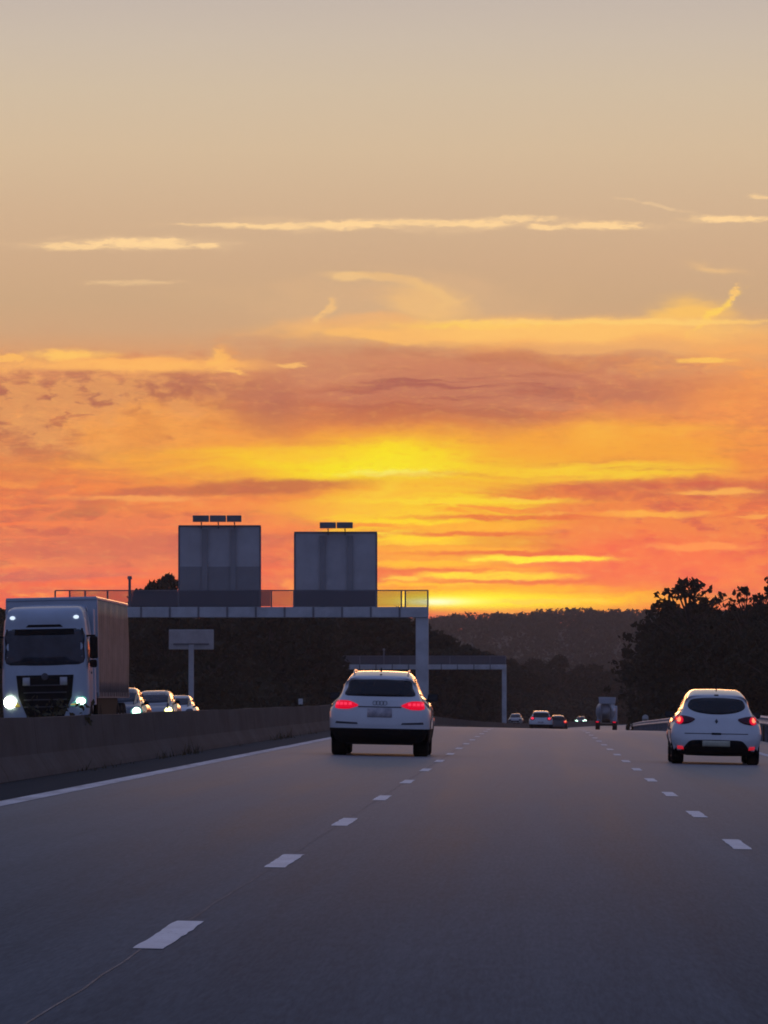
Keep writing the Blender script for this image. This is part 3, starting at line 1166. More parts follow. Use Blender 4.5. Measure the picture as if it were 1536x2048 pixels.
HATCH = dict(
    W=[(0.14, 0.74), (0.3, 0.80), (0.5, 0.845), (0.65, 0.862), (0.76, 0.85), (0.86, 0.805), (0.98, 0.735), (1.1, 0.675), (1.25, 0.615), (1.38, 0.56), (1.45, 0.53)],
    chain=[(0.14, 0.16), (0.04, 0.27), (0.0, 0.42), (0.02, 0.58), (0.07, 0.74), (0.13, 0.90), (0.26, 1.08), (0.36, 1.23), (0.385, 1.275), (0.41, 1.305), (0.54, 1.335), (0.9, 1.385), (1.5, 1.425), (2.05, 1.41), (2.45, 1.33), (3.05, 1.00), (3.3, 0.93), (3.8, 0.82), (4.0, 0.66), (4.05, 0.48), (4.02, 0.32), (3.94, 0.18)],
    L=4.05, zs=0.17, wr=0.31, tw=0.235, track=0.715, ax=(0.68, 3.2), corner=0.14)


def split_low(body, z, mat_, root, name):
    """cut the body at height z; the lower shell becomes a part of its own"""
    bm = bmesh.new()
    bm.from_mesh(body.data)
    bmesh.ops.bisect_plane(bm, geom=bm.verts[:] + bm.edges[:] + bm.faces[:], plane_co=(0, 0, z), plane_no=(0, 0, 1))
    low = bm.copy()
    bmesh.ops.delete(bm, geom=[f_ for f_ in bm.faces if f_.calc_center_median().z < z], context='FACES')
    bmesh.ops.delete(low, geom=[f_ for f_ in low.faces if f_.calc_center_median().z >= z], context='FACES')
    bm.to_mesh(body.data)
    me_ = bpy.data.meshes.new(name)
    low.to_mesh(me_)
    bm.free()
    low.free()
    me_.materials.append(mat_)
    o = bpy.data.objects.new(name, me_)
    COL.objects.link(o)
    o.parent = root
    return o


def car_base(D, paint, root, mirrors=True, mirror_mat=None, wheels=True, scale_w=1.0):
    body, bvh = loft_body('body', D['chain'], D['W'], paint, root, D['zs'], D['corner'])
    split_low(body, 0.535 if D is SUV else 0.26, M['plastic'], root, 'lower_cladding')
    if wheels:
        for y in D['ax']:
            for s in (-1, 1):
                wheel(root, s * D['track'], y, D['wr'], D['tw'])
    # side windows and wheel-arch linings
    for mode in ('left', 'right'):
        if D is SUV:
            win = [(0.75, 1.20), (3.35, 1.17), (2.75, 1.50), (2.2, 1.56), (1.2, 1.565), (0.95, 1.48)]
            hz = 0.37
        else:
            win = [(0.75, 1.02), (2.85, 0.98), (2.35, 1.25), (1.9, 1.33), (1.1, 1.335), (0.85, 1.2)]
            hz = 0.31
        panel('side_window', bvh, win, mode, M['glass'], root, cuts=2, rounds=2)
        for y in D['ax']:
            a = [(y + (D['wr'] + 0.06) * math.cos(t_), hz + (D['wr'] + 0.06) * math.sin(t_)) for t_ in [math.pi * k / 10 for k in range(11)]]
            a = [(yy_, max(D['zs'] + 0.02, zz_)) for yy_, zz_ in a]
            panel('wheel_arch', bvh, [(a[0][0], D['zs'] + 0.02)] + a[1:-1] + [(a[-1][0], D['zs'] + 0.02)], mode, M['plastic'], root, off=0.004)
    if mirrors:
        if D is SUV:
            for s in (-1, 1):
                side_mirror(root, s * 0.87, 2.95, 1.15, mirror_mat or M['plastic'], 0.22, 0.15)
        else:
            for s in (-1, 1):
                side_mirror(root, s * 0.755, 2.6, 0.93, mirror_mat or M['plastic'], 0.17, 0.115)
    return body, bvh


def place(root, x, y, oncoming=False, zoff=0.0, scale=1.0, yaw=0.0):
    xr = x - sh(y)
    cross = math.atan(0.02) if xr > -7.2 else -math.atan(0.02)
    z = gz(x, y) + zoff
    slope = math.atan((zr(y + 2) - zr(y - 2)) / 4)
    curve = -math.atan((sh(y + 2) - sh(y - 2)) / 4)
    Rm = Matrix.Rotation(cross, 4, 'Y') @ Matrix.Rotation(slope, 4, 'X') @ Matrix.Rotation(curve + yaw + (math.pi if oncoming else 0), 4, 'Z')
    root.matrix_world = Matrix.Translation((x, y, z)) @ Rm @ Matrix.Scale(scale, 4)


# ---- white SUV in the left lane (seen from behind)
def rear_details_suv(root, body, bvh, lit=True, far=False):
    panel('rear_window', bvh, sm([(-0.685, 1.185), (-0.635, 1.33), (-0.58, 1.465), (-0.3, 1.487), (0, 1.493), (0.3, 1.487), (0.58, 1.465), (0.635, 1.33), (0.685, 1.185), (0.45, 1.165), (0, 1.162), (-0.45, 1.165)], 3),
          'rear', M['glass'], root, off=0.008)
    panel('third_brake_light', bvh, [(-0.02, 1.575), (0.02, 1.575), (0.02, 1.60), (-0.02, 1.60)], 'rear', M['plastic'], root, off=0.008, cuts=1)
    tl = [(-0.865, 1.00), (-0.87, 0.925), (-0.74, 0.91), (-0.6, 0.915), (-0.47, 0.955), (-0.42, 0.985), (-0.50, 1.03), (-0.62, 1.07), (-0.80, 1.075), (-0.85, 1.06)]
    for p in (sm(tl, 2), mirror_poly(sm(tl, 2))):
        o = panel('tail_light', bvh, p, 'rear', M['red_lamp'], root, off=0.012)
        s = -1 if p[0][0] < 0 else 1
        if not far:
            for (xa, xb) in ((0.80, 0.855), (0.72, 0.78), (0.64, 0.70), (0.55, 0.61)):
                q = [(s * xa, 0.985), (s * xb, 0.985), (s * xb, 1.035), (s * xa, 1.035)]
                if s < 0:
                    q.reverse()
                panel('light_element', bvh, q, 'rear', M['red_core'], o, off=0.018, thick=0.004, cuts=1)
    panel('trim_strip', bvh, [(-0.42, 0.945), (0.42, 0.945), (0.42, 0.965), (-0.42, 0.965)], 'rear', M['dark_chrome'], root, off=0.007, cuts=4)
    panel('number_plate', bvh, [(-0.24, 0.755), (0.24, 0.755), (0.24, 0.935), (-0.24, 0.935)], 'rear', M['plate_grey'], root, off=0.012, cuts=1)
    for s in (-1, 1):
        q = [(s * 0.42, 0.615), (s * 0.86, 0.625), (s * 0.85, 0.665), (s * 0.44, 0.65)]
        if s < 0:
            q.reverse()
        panel('bumper_slot', bvh, q, 'rear', M['dark_chrome'], root, off=0.008, cuts=3)


root = empty('white_car')
body, bvh = car_base(SUV, M['white_paint'], root)
rear_details_suv(root, body, bvh)
# badge of four interlinked rings on the tailgate
for i in range(4):
    rg = MB()
    n_ = 18
    cx = (i - 1.5) * 0.066
    hit = bvh.ray_cast(Vector((cx, -3, 1.03)), Vector((0, 1, 0)))[0]
    for k in range(n_):
        a0, a1 = 2 * math.pi * k / n_, 2 * math.pi * (k + 1) / n_
        rg.tube((cx + 0.04 * math.cos(a0), hit.y - 0.012, 1.03 + 0.04 * math.sin(a0)), (cx + 0.04 * math.cos(a1), hit.y - 0.012, 1.03 + 0.04 * math.sin(a1)), 0.0045, None, 5, False)
    rg.build('badge_ring', M['dark_chrome'], root)
# roof rails and aerial
for s in (-1, 1):
    rr = MB()
    for a, b in zip(((0.55, 1.57), (0.75, 1.635), (1.5, 1.675), (2.3, 1.665)), ((0.75, 1.635), (1.5, 1.675), (2.3, 1.665), (2.5, 1.60))):
        rr.tube((s * 0.53, a[0], a[1]), (s * 0.53, b[0], b[1]), 0.017, None, 6)
    rr.build('roof_rail', M['chrome'], root)
MB().box((0, 0.55, 1.68), (0.04, 0.12, 0.08), taper=0.4).build('aerial', M['plastic'], root)
ex = MB()
ex.box((0, 0.5, 0.32), (1.3, 0.7, 0.2))
ex.build('underbody', M['plastic'], root)
tag(root, 'white SUV seen from behind in the left lane with both brake lights glowing red', 'car')
place(root, X(757.5, 110), 110)

# ---- small white hatchback in the right lane
root = empty('white_car')
body, bvh = car_base(HATCH, M['white_paint'], root)
panel('rear_window', bvh, sm([(-0.545, 1.10), (-0.52, 1.18), (-0.44, 1.235), (-0.2, 1.258), (0, 1.263), (0.2, 1.258), (0.44, 1.235), (0.52, 1.18), (0.545, 1.10), (0.50, 1.04), (0.36, 0.985), (0.15, 0.955), (0, 0.95), (-0.15, 0.955), (-0.36, 0.985), (-0.50, 1.04)], 3),
      'rear', M['glass'], root, off=0.008)
tl = [(-0.765, 0.86), (-0.765, 0.78), (-0.66, 0.755), (-0.50, 0.785), (-0.405, 0.855), (-0.50, 0.895), (-0.64, 0.92), (-0.72, 0.915)]
for p in (sm(tl, 3), mirror_poly(sm(tl, 3))):
    s = -1 if p[0][0] < 0 else 1
    o = panel('tail_light', bvh, p, 'rear', M['red_dark'], root, off=0.012)
    panel('lit_lens', bvh, ell(s * 0.70, 0.835, 0.075, 0.078), 'rear', M['red_lamp'], o, off=0.018, thick=0.004)
    panel('bulb', bvh, ell(s * 0.71, 0.845, 0.036, 0.048), 'rear', M['red_hot'], o, off=0.024, thick=0.004)
lb = sm([(-0.64, 0.18), (-0.68, 0.235), (-0.62, 0.30), (-0.56, 0.38), (-0.47, 0.45), (-0.25, 0.462), (0, 0.465), (0.25, 0.462), (0.47, 0.45), (0.56, 0.38), (0.62, 0.30), (0.68, 0.235), (0.64, 0.18), (0.3, 0.165), (-0.3, 0.165)], 3)
panel('lower_bumper', bvh, lb, 'rear', M['plastic'], root, off=0.010, cuts=3)
panel('number_plate', bvh, [(-0.26, 0.34), (0.26, 0.34), (0.26, 0.45), (-0.26, 0.45)], 'rear', M['plate'], root, off=0.02, cuts=2)
for s in (-1, 1):
    q = [(s * 0.61, 0.275), (s * 0.73, 0.285), (s * 0.735, 0.345), (s * 0.63, 0.335)]
    if s < 0:
        q.reverse()
    panel('reflector', bvh, q, 'rear', M['reflector'], root, off=0.016, thick=0.006, cuts=1)
panel('tailgate_seam', bvh, [(-0.60, 0.575), (0.60, 0.575), (0.60, 0.590), (-0.60, 0.590)], 'rear', M['dark_chrome'], root, off=0.004, thick=0.004, cuts=5)
panel('tailgate_handle', bvh, [(-0.09, 0.565), (0.09, 0.565), (0.09, 0.60), (-0.09, 0.60)], 'rear', M['plastic'], root, off=0.01, cuts=1)
panel('badge', bvh, [(0, 0.865), (0.03, 0.82), (0, 0.775), (-0.03, 0.82)], 'rear', M['dark_chrome'], root, off=0.012, thick=0.008, cuts=1)
ar = MB()
ar.tube((0.0, 0.62, 1.39), (0.0, 0.42, 1.50), 0.012, 0.006, 6)
ar.build('aerial', M['plastic'], root)
panel('third_brake_light', bvh, [(-0.04, 1.30), (0.04, 1.30), (0.04, 1.325), (-0.04, 1.325)], 'rear', M['plastic'], root, off=0.006, cuts=1)
MB().box((0, 0.5, 0.27), (1.1, 0.7, 0.18)).build('underbody', M['plastic'], root)
tag(root, 'small white hatchback in the right lane seen from behind, oval rear window and red reflectors', 'car')
place(root, X(1430.5, 107), 107)

# ---- far cars going the same way
root = empty('white_car')
body, bvh = car_base(SUV, M['white_paint'], root)
panel('rear_window', bvh, sm([(-0.66, 1.17), (-0.55, 1.47), (0, 1.50), (0.55, 1.47), (0.66, 1.17), (0, 1.10)], 3), 'rear', M['glass'], root)
for s in (-1, 1):
    o = panel('tail_light', bvh, ell(s * 0.70, 1.03, 0.20, 0.17), 'rear', M['red_dark'], root, off=0.012)
    panel('lit_lens', bvh, ell(s * 0.70, 1.03, 0.13, 0.10), 'rear', M['red_core'], o, off=0.02, thick=0.004)
panel('number_plate', bvh, [(-0.25, 0.66), (0.25, 0.66), (0.25, 0.78), (-0.25, 0.78)], 'rear', M['plate_grey'], root, off=0.012, cuts=1)
tag(root, 'white car far ahead with both red tail lights, overlapping the dark car', 'car')
place(root, X(1081, 467), 467)

root = empty('dark_car')
body, bvh = car_base(HATCH, M['dark_paint'], root, mirror_mat=M['dark_paint'])
panel('rear_window', bvh, sm([(-0.56, 1.04), (-0.5, 1.22), (0, 1.26), (0.5, 1.22), (0.56, 1.04), (0, 0.98)], 3), 'rear', M['glass'], root)
for s in (-1, 1):
    o = panel('tail_light', bvh, ell(s * 0.66, 0.86, 0.15, 0.12), 'rear', M['red_lamp'], root, off=0.012)
    panel('lit_lens', bvh, ell(s * 0.66, 0.88, 0.07, 0.06), 'rear', M['red_hot'], o, off=0.02, thick=0.004)
panel('lower_bumper', bvh, [(-0.74, 0.18), (0.74, 0.18), (0.76, 0.42), (-0.76, 0.42)], 'rear', M['plastic'], root, off=0.012, cuts=3)
panel('roof_sky_glint', bvh, [(-0.46, 0.55), (0.46, 0.55), (0.46, 1.9), (-0.46, 1.9)], 'top', M['silver_paint'], root, off=0.012, cuts=4)  # pale sheet paints the sky's reflection onto the dark roof
tag(root, 'dark car far ahead with a red tail light, partly behind the far white car', 'car')
place(root, X(1115, 530), 530, scale=1.06)


# ---- oncoming cars on the opposite carriageway
def oncoming(D, paint, label, x, y, lamp, halo, lights=(True, True), scale=1.0, zoff=0.0, name='oncoming_car', lamp_r=0.10):
    r_ = empty(name)
    b_, bv = car_base(D, paint, r_, mirror_mat=M['plastic'])
    if D is SUV:
        ws = sm([(-0.74, 1.20), (-0.62, 1.50), (0, 1.555), (0.62, 1.50), (0.74, 1.20), (0, 1.13)], 3)
        lx, lz, gz_ = 0.72, 0.80, (0.50, 0.74)
    else:
        ws = sm([(-0.66, 1.03), (-0.54, 1.30), (0, 1.35), (0.54, 1.30), (0.66, 1.03), (0, 0.97)], 3)
        lx, lz, gz_ = 0.62, 0.68, (0.40, 0.60)
    panel('windscreen', bv, ws, 'front', M['screen_glass'], r_, off=0.008)
    panel('grille', bv, [(-0.42, gz_[0]), (0.42, gz_[0]), (0.46, gz_[1]), (-0.46, gz_[1])], 'front', M['plastic'], r_, off=0.008)
    panel('lower_intake', bv, [(-0.62, D['zs'] + 0.05), (0.62, D['zs'] + 0.05), (0.6, gz_[0] - 0.08), (-0.6, gz_[0] - 0.08)], 'front', M['plastic'], r_, off=0.008)
    panel('number_plate', bv, [(-0.26, gz_[0] - 0.06), (0.26, gz_[0] - 0.06), (0.26, gz_[0] + 0.05), (-0.26, gz_[0] + 0.05)], 'front', M['post_white'], r_, off=0.02, cuts=1)
    for s, on in zip((-1, 1), lights):
        o = panel('headlight', bv, ell(s * lx, lz, 0.19, 0.12), 'front', halo if on else M['dark_chrome'], r_, off=0.012)
        if on:
            panel('bulb_bloom', bv, ell(s * lx, lz, lamp_r, lamp_r * 0.95), 'front', lamp, o, off=0.03, thick=0.006)  # bulb disc enlarged so its shape carries the lamp's bloom
    tag(r_, label, 'car')
    place(r_, x, y, True, zoff, scale)
    return r_


oncoming(HATCH, M['slate_paint'], 'oncoming dark grey car half hidden behind the lorry, its greenish headlight lit', X(252, 190), 190, M['head_cool'], M['head_halo'], scale=1.05, lamp_r=0.13)
oncoming(SUV, M['silver_paint'], 'oncoming pale tall car with a yellowish headlight, second behind the lorry', X(318, 255), 255, M['head_warm'], M['head_halo_warm'], scale=1.06, lamp_r=0.15)
oncoming(HATCH, M['white_paint'], 'oncoming low white car without lit headlights, third behind the lorry', X(363, 285), 285, M['head_cool'], M['head_halo'], (False, False), scale=1.1, zoff=0.2)
oncoming(HATCH, M['silver_paint'], 'pale oncoming car far away beside the column of the farther gantry', X(1033, 725), 725, M['head_cool'], M['head_halo'], (False, False), scale=1.1, zoff=0.45)
oncoming(HATCH, M['dark_paint'], 'far oncoming dark car with two greenish lit headlights, left of the far lorry', X(1163, 897), 897, M['head_cool'], M['head_halo'], (True, True), scale=1.08, zoff=0.0, lamp_r=0.26)

# ---- lorry on the opposite carriageway
root = empty('lorry')
tag(root, 'white curtain-sided lorry coming towards us beyond the concrete barrier, headlights on', 'lorry')
WC = [(0.3, 1.17), (0.8, 1.2), (1.6, 1.215), (2.2, 1.205), (2.9, 1.18), (3.4, 1.13), (3.75, 1.06)]
cab, cb = loft_body('cab', [(-2.0, 0.55), (-2.02, 1.5), (-2.0, 3.60), (-1.9, 3.72), (-1.2, 3.74), (-0.6, 3.70), (-0.25, 3.60), (-0.12, 3.40), (-0.10, 3.12), (-0.06, 2.85), (-0.02, 2.3), (0.0, 1.95), (0.02, 1.4), (0.02, 0.85), (-0.03, 0.5), (-0.10, 0.36)],
                    WC, M['truck_white'], root, 0.45, corner=0.16, crown=0.012)
ws = sm([(-1.08, 2.14), (-1.10, 2.6), (-1.085, 3.02), (-0.6, 3.075), (0, 3.085), (0.6, 3.075), (1.085, 3.02), (1.10, 2.6), (1.08, 2.14), (0.6, 2.085), (0, 2.07), (-0.6, 2.085)], 3)
wso = panel('windscreen', cb, ws, 'front', M['screen_glass'], root, off=0.01)
panel('sun_visor', cb, [(-1.08, 2.93), (1.08, 2.93), (1.07, 3.09), (-1.07, 3.09)], 'front', M['plastic'], root, off=0.03, thick=0.05, cuts=5)
panel('roof_slot', cb, [(-0.52, 3.14), (0.52, 3.14), (0.44, 3.21), (-0.44, 3.21)], 'front', M['plastic'], root, off=0.012, cuts=3)
gr_ = panel('grille', cb, [(-0.50, 0.60), (0.50, 0.60), (0.74, 1.20), (0.80, 1.80), (-0.80, 1.80), (-0.74, 1.20)], 'front', M['plastic'], root, off=0.012, cuts=4)
for zc in (0.9, 1.1, 1.3, 1.5):
    panel('grille_bar', cb, [(-0.6, zc), (0.6, zc), (0.6, zc + 0.035), (-0.6, zc + 0.035)], 'front', M['dark_chrome'], gr_, off=0.03, cuts=3)
for s in (-1, 1):
    q = [(s * 0.42, 1.52), (s * 0.62, 1.52), (s * 0.62, 1.74), (s * 0.42, 1.74)]
    if s < 0:
        q.reverse()
    panel('grille_insert', cb, q, 'front', M['sign_back'], gr_, off=0.03, cuts=1)
panel('badge', cb, ell(0, 1.76, 0.10, 0.10), 'front', M['dark_chrome'], root, off=0.03)
panel('lower_step', cb, [(-1.1, 0.42), (1.1, 0.42), (1.12, 0.62), (-1.12, 0.62)], 'front', M['plastic'], root, off=0.014, cuts=4)
for s, lm, hl in ((1, M['head_white'], M['head_halo_warm']), (-1, M['head_cool'], M['head_halo'])):
    q = sm([(s * 0.70, 0.93), (s * 1.10, 0.98), (s * 1.15, 1.12), (s * 1.05, 1.20), (s * 0.85, 1.10)], 3)
    if s < 0:
        q.reverse()
    o = panel('headlight', cb, q, 'front', hl, root, off=0.016)
    panel('bulb_bloom', cb, ell(s * 0.99, 1.06, 0.18 if s > 0 else 0.13, 0.165 if s > 0 else 0.10), 'front', lm, o, off=0.04, thick=0.006)  # oversized disc: bulb plus its bloom, built into the shape
    if s < 0:
        panel('indicator', cb, [(-0.70, 0.955), (-0.90, 0.965), (-0.90, 1.0), (-0.72, 0.99)], 'front', M['amber'], o, off=0.035, thick=0.006, cuts=1)
    o = panel('marker_light', cb, ell(s * 0.89, 3.41, 0.075, 0.05), 'front', M['marker'], root, off=0.02)
    # tall wing mirrors in black housings
    mm = MB()
    mm.box((s * 1.36, -0.25, 2.55), (0.22, 0.22, 0.62))
    mm.box((s * 1.34, -0.25, 2.10), (0.20, 0.20, 0.22))
    mo = mm.build('wing_mirror', M['plastic'], root, bevel=0.05)
    MB().box((s * 1.25, -0.3, 2.88), (0.3, 0.06, 0.05)).build('mirror_arm', M['plastic'], mo)
    # side window, air deflector and door handle
    panel('side_window', cb, [(-1.0, 2.12), (-0.25, 2.12), (-0.3, 2.85), (-1.0, 2.9)], 'right' if s > 0 else 'left', M['glass'], root)
    MB().box((s * 1.22, -2.12, 2.3), (0.05, 0.5, 2.7)).build('air_deflector', M['truck_white'], root, bevel=0.02)
    MB().box((s * 1.20, -1.15, 1.85), (0.05, 0.18, 0.05)).build('door_handle', M['plastic'], root)
# chassis, wheels
MB().box((0, -8.0, 0.85), (0.9, 13.0, 0.25)).build('chassis', M['plastic'], root)
for y in (-0.95, -4.1):
    for s in (-1, 1):
        wheel(root, s * 1.05, y, 0.5, 0.36)
for y in (-10.6, -11.9, -13.2):
    for s in (-1, 1):
        wheel(root, s * 1.05, y, 0.5, 0.40)
# semi-trailer
tr = empty('trailer')
tr.parent = root
TL, TF = 12.2, -2.55
bx = MB()
bx.box((0, TF - 0.06, 2.58), (2.55, 0.10, 2.76))
bx.build('bulkhead', M['truck_white'], tr, bevel=0.03)
rf = MB()
rf.box((0, TF - TL / 2 - 0.02, 3.965), (2.57, TL + 0.1, 0.09))
rf.build('roof', M['truck_white'], tr, bevel=0.02)
MB().box((0, TF - TL / 2, 1.22), (2.54, TL, 0.16)).build('load_bed', M['galv_dark'], tr)
MB().box((0, TF - TL + 0.03, 2.6), (2.52, 0.08, 2.6)).build('rear_door', M['truck_white'], tr)
for s in (-1, 1):
    cu = MB()
    nY, nZ = 96, 6
    for j in range(nZ + 1):
        z = 1.18 + 2.74 * j / nZ
        for i in range(nY + 1):
            y = TF - 0.12 - (TL - 0.2) * i / nY
            bulge = 0.012 * math.sin(i * math.pi * 2 / 6.0) + 0.02 * math.sin(math.pi * j / nZ) + 0.008 * math.sin(i * 0.7 + j)
            cu.v.append((s * (1.265 + bulge), y, z))
    for j in range(nZ):
        for i in range(nY):
            a = j * (nY + 1) + i
            cu.f.append((a, a + 1, a + nY + 2, a + nY + 1))
    co = cu.build('side_curtain', M['curtain'], tr, smooth=True)
    so = co.modifiers.new('solid', 'SOLIDIFY')
    so.thickness = 0.01
    so.offset = 0
    MB().box((s * 1.2, TF - 4.3, 0.78), (0.04, 7.6, 0.72)).build('side_guard', M['plastic'], tr)
    MB().box((s * 0.8, TF - 3.4, 0.65), (0.12, 0.12, 1.0)).build('landing_leg', M['galv_dark'], tr)
    MB().box((s * 1.285, TF - 0.06, 2.58), (0.03, 0.10, 2.78)).build('corner_post', M['truck_white'], tr)
place(root, X(91, 157), 157, True)

# ---- far concrete-mixer lorry seen from behind
root = empty('mixer_lorry')
tag(root, 'grey lorry far ahead with a rounded drum and two red tail lights', 'lorry')
dr = MB()
prof_d = [(0.0, 0.0), (0.0, 0.45), (0.15, 0.72), (0.6, 0.85), (1.6, 1.16), (2.8, 1.20), (3.8, 0.95), (4.4, 0.6), (4.5, 0.0)]
dr.lathe_x(prof_d, 28)
dm = dr.build('drum', M['drum'], root, smooth=True, sharp=60)
dm.rotation_euler = (0, R(10), R(90))
dm.location = (-0.1, 0.55, 2.72)
hp = MB()
hp.box((0.1, 0.3, 3.6), (1.9, 0.9, 0.8), taper=1.08)
hp.build('hopper', M['drum'], root, bevel=0.05)
ch = MB()
ch.tube((0.55, 0.2, 3.2), (0.95, -0.2, 2.3), 0.22, 0.16, 10)
ch.build('chute', M['galv'], root)
MB().box((0.85, -0.05, 2.95), (0.3, 0.1, 0.42)).build('control_panel', M['post_white'], root, bevel=0.03)
for s in (-1, 1):
    MB().box((s * 0.55, 0.3, 2.1), (0.14, 0.14, 1.9)).build('frame_leg', M['galv_dark'], root)
    lo = MB()
    lo.box((s * 1.02, -0.05, 1.02), (0.62, 0.08, 0.26))
    o = lo.build('tail_light', M['red_dark'], root, bevel=0.03)
    l2 = MB()
    l2.box((s * 1.0, -0.10, 1.05), (0.34, 0.03, 0.14))
    l2.build('lit_lens', M['red_lamp'], o, bevel=0.02)
    for y in (1.2, 2.6):
        wheel(root, s * 1.0, y, 0.5, 0.5)
    wheel(root, s * 1.05, 6.2, 0.5, 0.34)
MB().box((0, 3.4, 1.15), (0.95, 6.6, 0.35)).build('chassis', M['plastic'], root)
MB().box((0, 0.1, 0.72), (2.3, 0.12, 0.22)).build('bumper', M['plastic'], root)
cbm = MB()
cbm.box((0, 6.6, 2.0), (2.4, 1.7, 2.0))
cbm.build('cab', M['truck_white'], root, bevel=0.12)
place(root, X(1211, 670), 670, zoff=0.1)


# ------------------------------------------------------------------- camera
cd = bpy.data.cameras.new('camera')
cam = bpy.data.objects.new('camera', cd)
COL.objects.link(cam)
cd.sensor_fit = 'VERTICAL'
cd.sensor_height = 24.0
cd.lens = F / 2048 * 24.0
cd.clip_start = 0.5
cd.clip_end = 20000
cam.location = (0, 0, HC)
cam.rotation_euler = (R(90) + math.atan(369 / F), 0, math.atan(311 / F))
SC.camera = cam

# ---------------------------------------------------------------- sunset sky
world = bpy.data.worlds.new('World')
SC.world = world
world.use_nodes = True
wt = world.node_tree
for n_ in list(wt.nodes):
    wt.nodes.remove(n_)
WL = wt.links.new


def sock(node, i, val):
    s = node.inputs[i]
    if hasattr(val, 'is_output'):
        WL(val, s)
    else:
        s.default_value = val


def MA(op, a, b=None, c=None, clamp=False):
    n_ = wt.nodes.new('ShaderNodeMath')
    n_.operation = op
    n_.use_clamp = clamp
    sock(n_, 0, a)
    if b is not None:
        sock(n_, 1, b)
    if c is not None:
        sock(n_, 2, c)
    return n_.outputs[0]


def VM(op, a, b=None, c=None, scale=None):
    n_ = wt.nodes.new('ShaderNodeVectorMath')
    n_.operation = op
    sock(n_, 0, a)
    if b is not None:
        sock(n_, 1, b)
    if c is not None:
        sock(n_, 2, c)
    if scale is not None:
        n_.inputs['Scale'].default_value = scale
    return n_.outputs['Value' if op in ('LENGTH', 'DOT_PRODUCT') else 'Vector']


def MR(v_, a, b, lo=0.0, hi=1.0, kind='SMOOTHSTEP'):
    n_ = wt.nodes.new('ShaderNodeMapRange')
    n_.interpolation_type = kind
    n_.clamp = kind == 'LINEAR'
    sock(n_, 0, v_)
    n_.inputs[1].default_value = a
    n_.inputs[2].default_value = b
    n_.inputs[3].default_value = lo
    n_.inputs[4].default_value = hi
    return n_.outputs[0]


def MIX(fac, a, b):
    """a, b are colours held as vectors (no colour sockets, so the layers stay one chain)"""
    n_ = wt.nodes.new('ShaderNodeMix')
    n_.data_type = 'VECTOR'
    sock(n_, 0, fac)
    sock(n_, 4, a if hasattr(a, 'is_output') else a[:3])
    sock(n_, 5, b if hasattr(b, 'is_output') else b[:3])
    return n_.outputs[1]


def NOISE(vec, scale, detail=4, rough=0.55, color=False):
    n_ = wt.nodes.new('ShaderNodeTexNoise')
    n_.noise_dimensions = '2D'
    sock(n_, 'Vector', vec)
    n_.inputs['Scale'].default_value = scale
    n_.inputs['Detail'].default_value = detail
    n_.inputs['Roughness'].default_value = rough
    return n_.outputs['Color' if color else 'Fac']


tc = wt.nodes.new('ShaderNodeTexCoord')
dirv = VM('NORMALIZE', tc.outputs['Generated'])
sx = wt.nodes.new('ShaderNodeSeparateXYZ')
WL(dirv, sx.inputs[0])
az = MA('ARCTAN2', sx.outputs[0], sx.outputs[1])
el = MA('ARCSINE', sx.outputs[2])
U = MA('MULTIPLY_ADD', az, 113.0, 10.79)       # degrees of azimuth / elevation, scaled
V = MA('MULTIPLY_ADD', el, -113.0, 13.93)
cx = wt.nodes.new('ShaderNodeCombineXYZ')
WL(U, cx.inputs[0])
WL(V, cx.inputs[1])
P0 = cx.outputs[0]

# gradient of the clear sky near the sunset, by elevation
rp = wt.nodes.new('ShaderNodeValToRGB')
fac = MR(V, 12.6, -0.4, 0, 1, 'LINEAR')
WL(fac, rp.inputs['Fac'])
stops = [(12.3, (238, 88, 55)), (11.5, (240, 102, 62)), (10.6, (238, 112, 66)), (9.6, (242, 128, 66)), (8.7, (242, 142, 74)),
         (7.9, (228, 140, 88)), (7.2, (216, 156, 108)), (6.6, (206, 164, 124)), (6.0, (203, 166, 128)), (5.2, (206, 170, 134)), (4.2, (208, 176, 142)),
         (3.0, (210, 184, 152)), (1.8, (206, 186, 160)), (0.8, (200, 184, 166)), (-0.4, (190, 177, 168))]
cr_ = rp.color_ramp
while len(cr_.elements) < len(stops):
    cr_.elements.new(0.5)
for e, (vv, c) in zip(cr_.elements, stops):
    pass
for k, (vv, c) in enumerate(stops):
    cr_.elements[k].position = (12.6 - vv) / 13.0
for k, (vv, c) in enumerate(stops):
    cr_.elements[k].color = s2l(c)
col = rp.outputs['Color']

# warps and streak noises
w1 = VM('SUBTRACT', NOISE(VM('MULTIPLY', P0, (0.35, 0.9, 0)), 1.0, 4, 0.6, True), (0.5, 0.5, 0.5))
P1 = VM('MULTIPLY_ADD', w1, (1.6, 0.55, 0), P0)
w2 = VM('SUBTRACT', NOISE(VM('MULTIPLY', P0, (1.6, 4.0, 0)), 1.0, 4, 0.6, True), (0.5, 0.5, 0.5))
P2 = VM('MULTIPLY_ADD', w2, (0.45, 0.16, 0), P0)
NS = NOISE(VM('MULTIPLY', P1, (0.28, 2.2, 0)), 1.0, 6, 0.6)      # long streaks
NB = NOISE(VM('MULTIPLY', P1, (0.55, 1.3, 0)), 1.0, 6, 0.62)     # puffs
NF = NOISE(VM('MULTIPLY', P2, (1.4, 5.0, 0)), 1.0, 5, 0.65)      # fine streaks
NH = NOISE(VM('MULTIPLY', P1, (0.30, 5.5, 0)), 1.0, 5, 0.62)      # thin level bars
NC = NOISE(VM('ADD', VM('MULTIPLY', P2, (1.1, 2.6, 0)), (17.3, 5.1, 0)), 1.0, 5, 0.62)
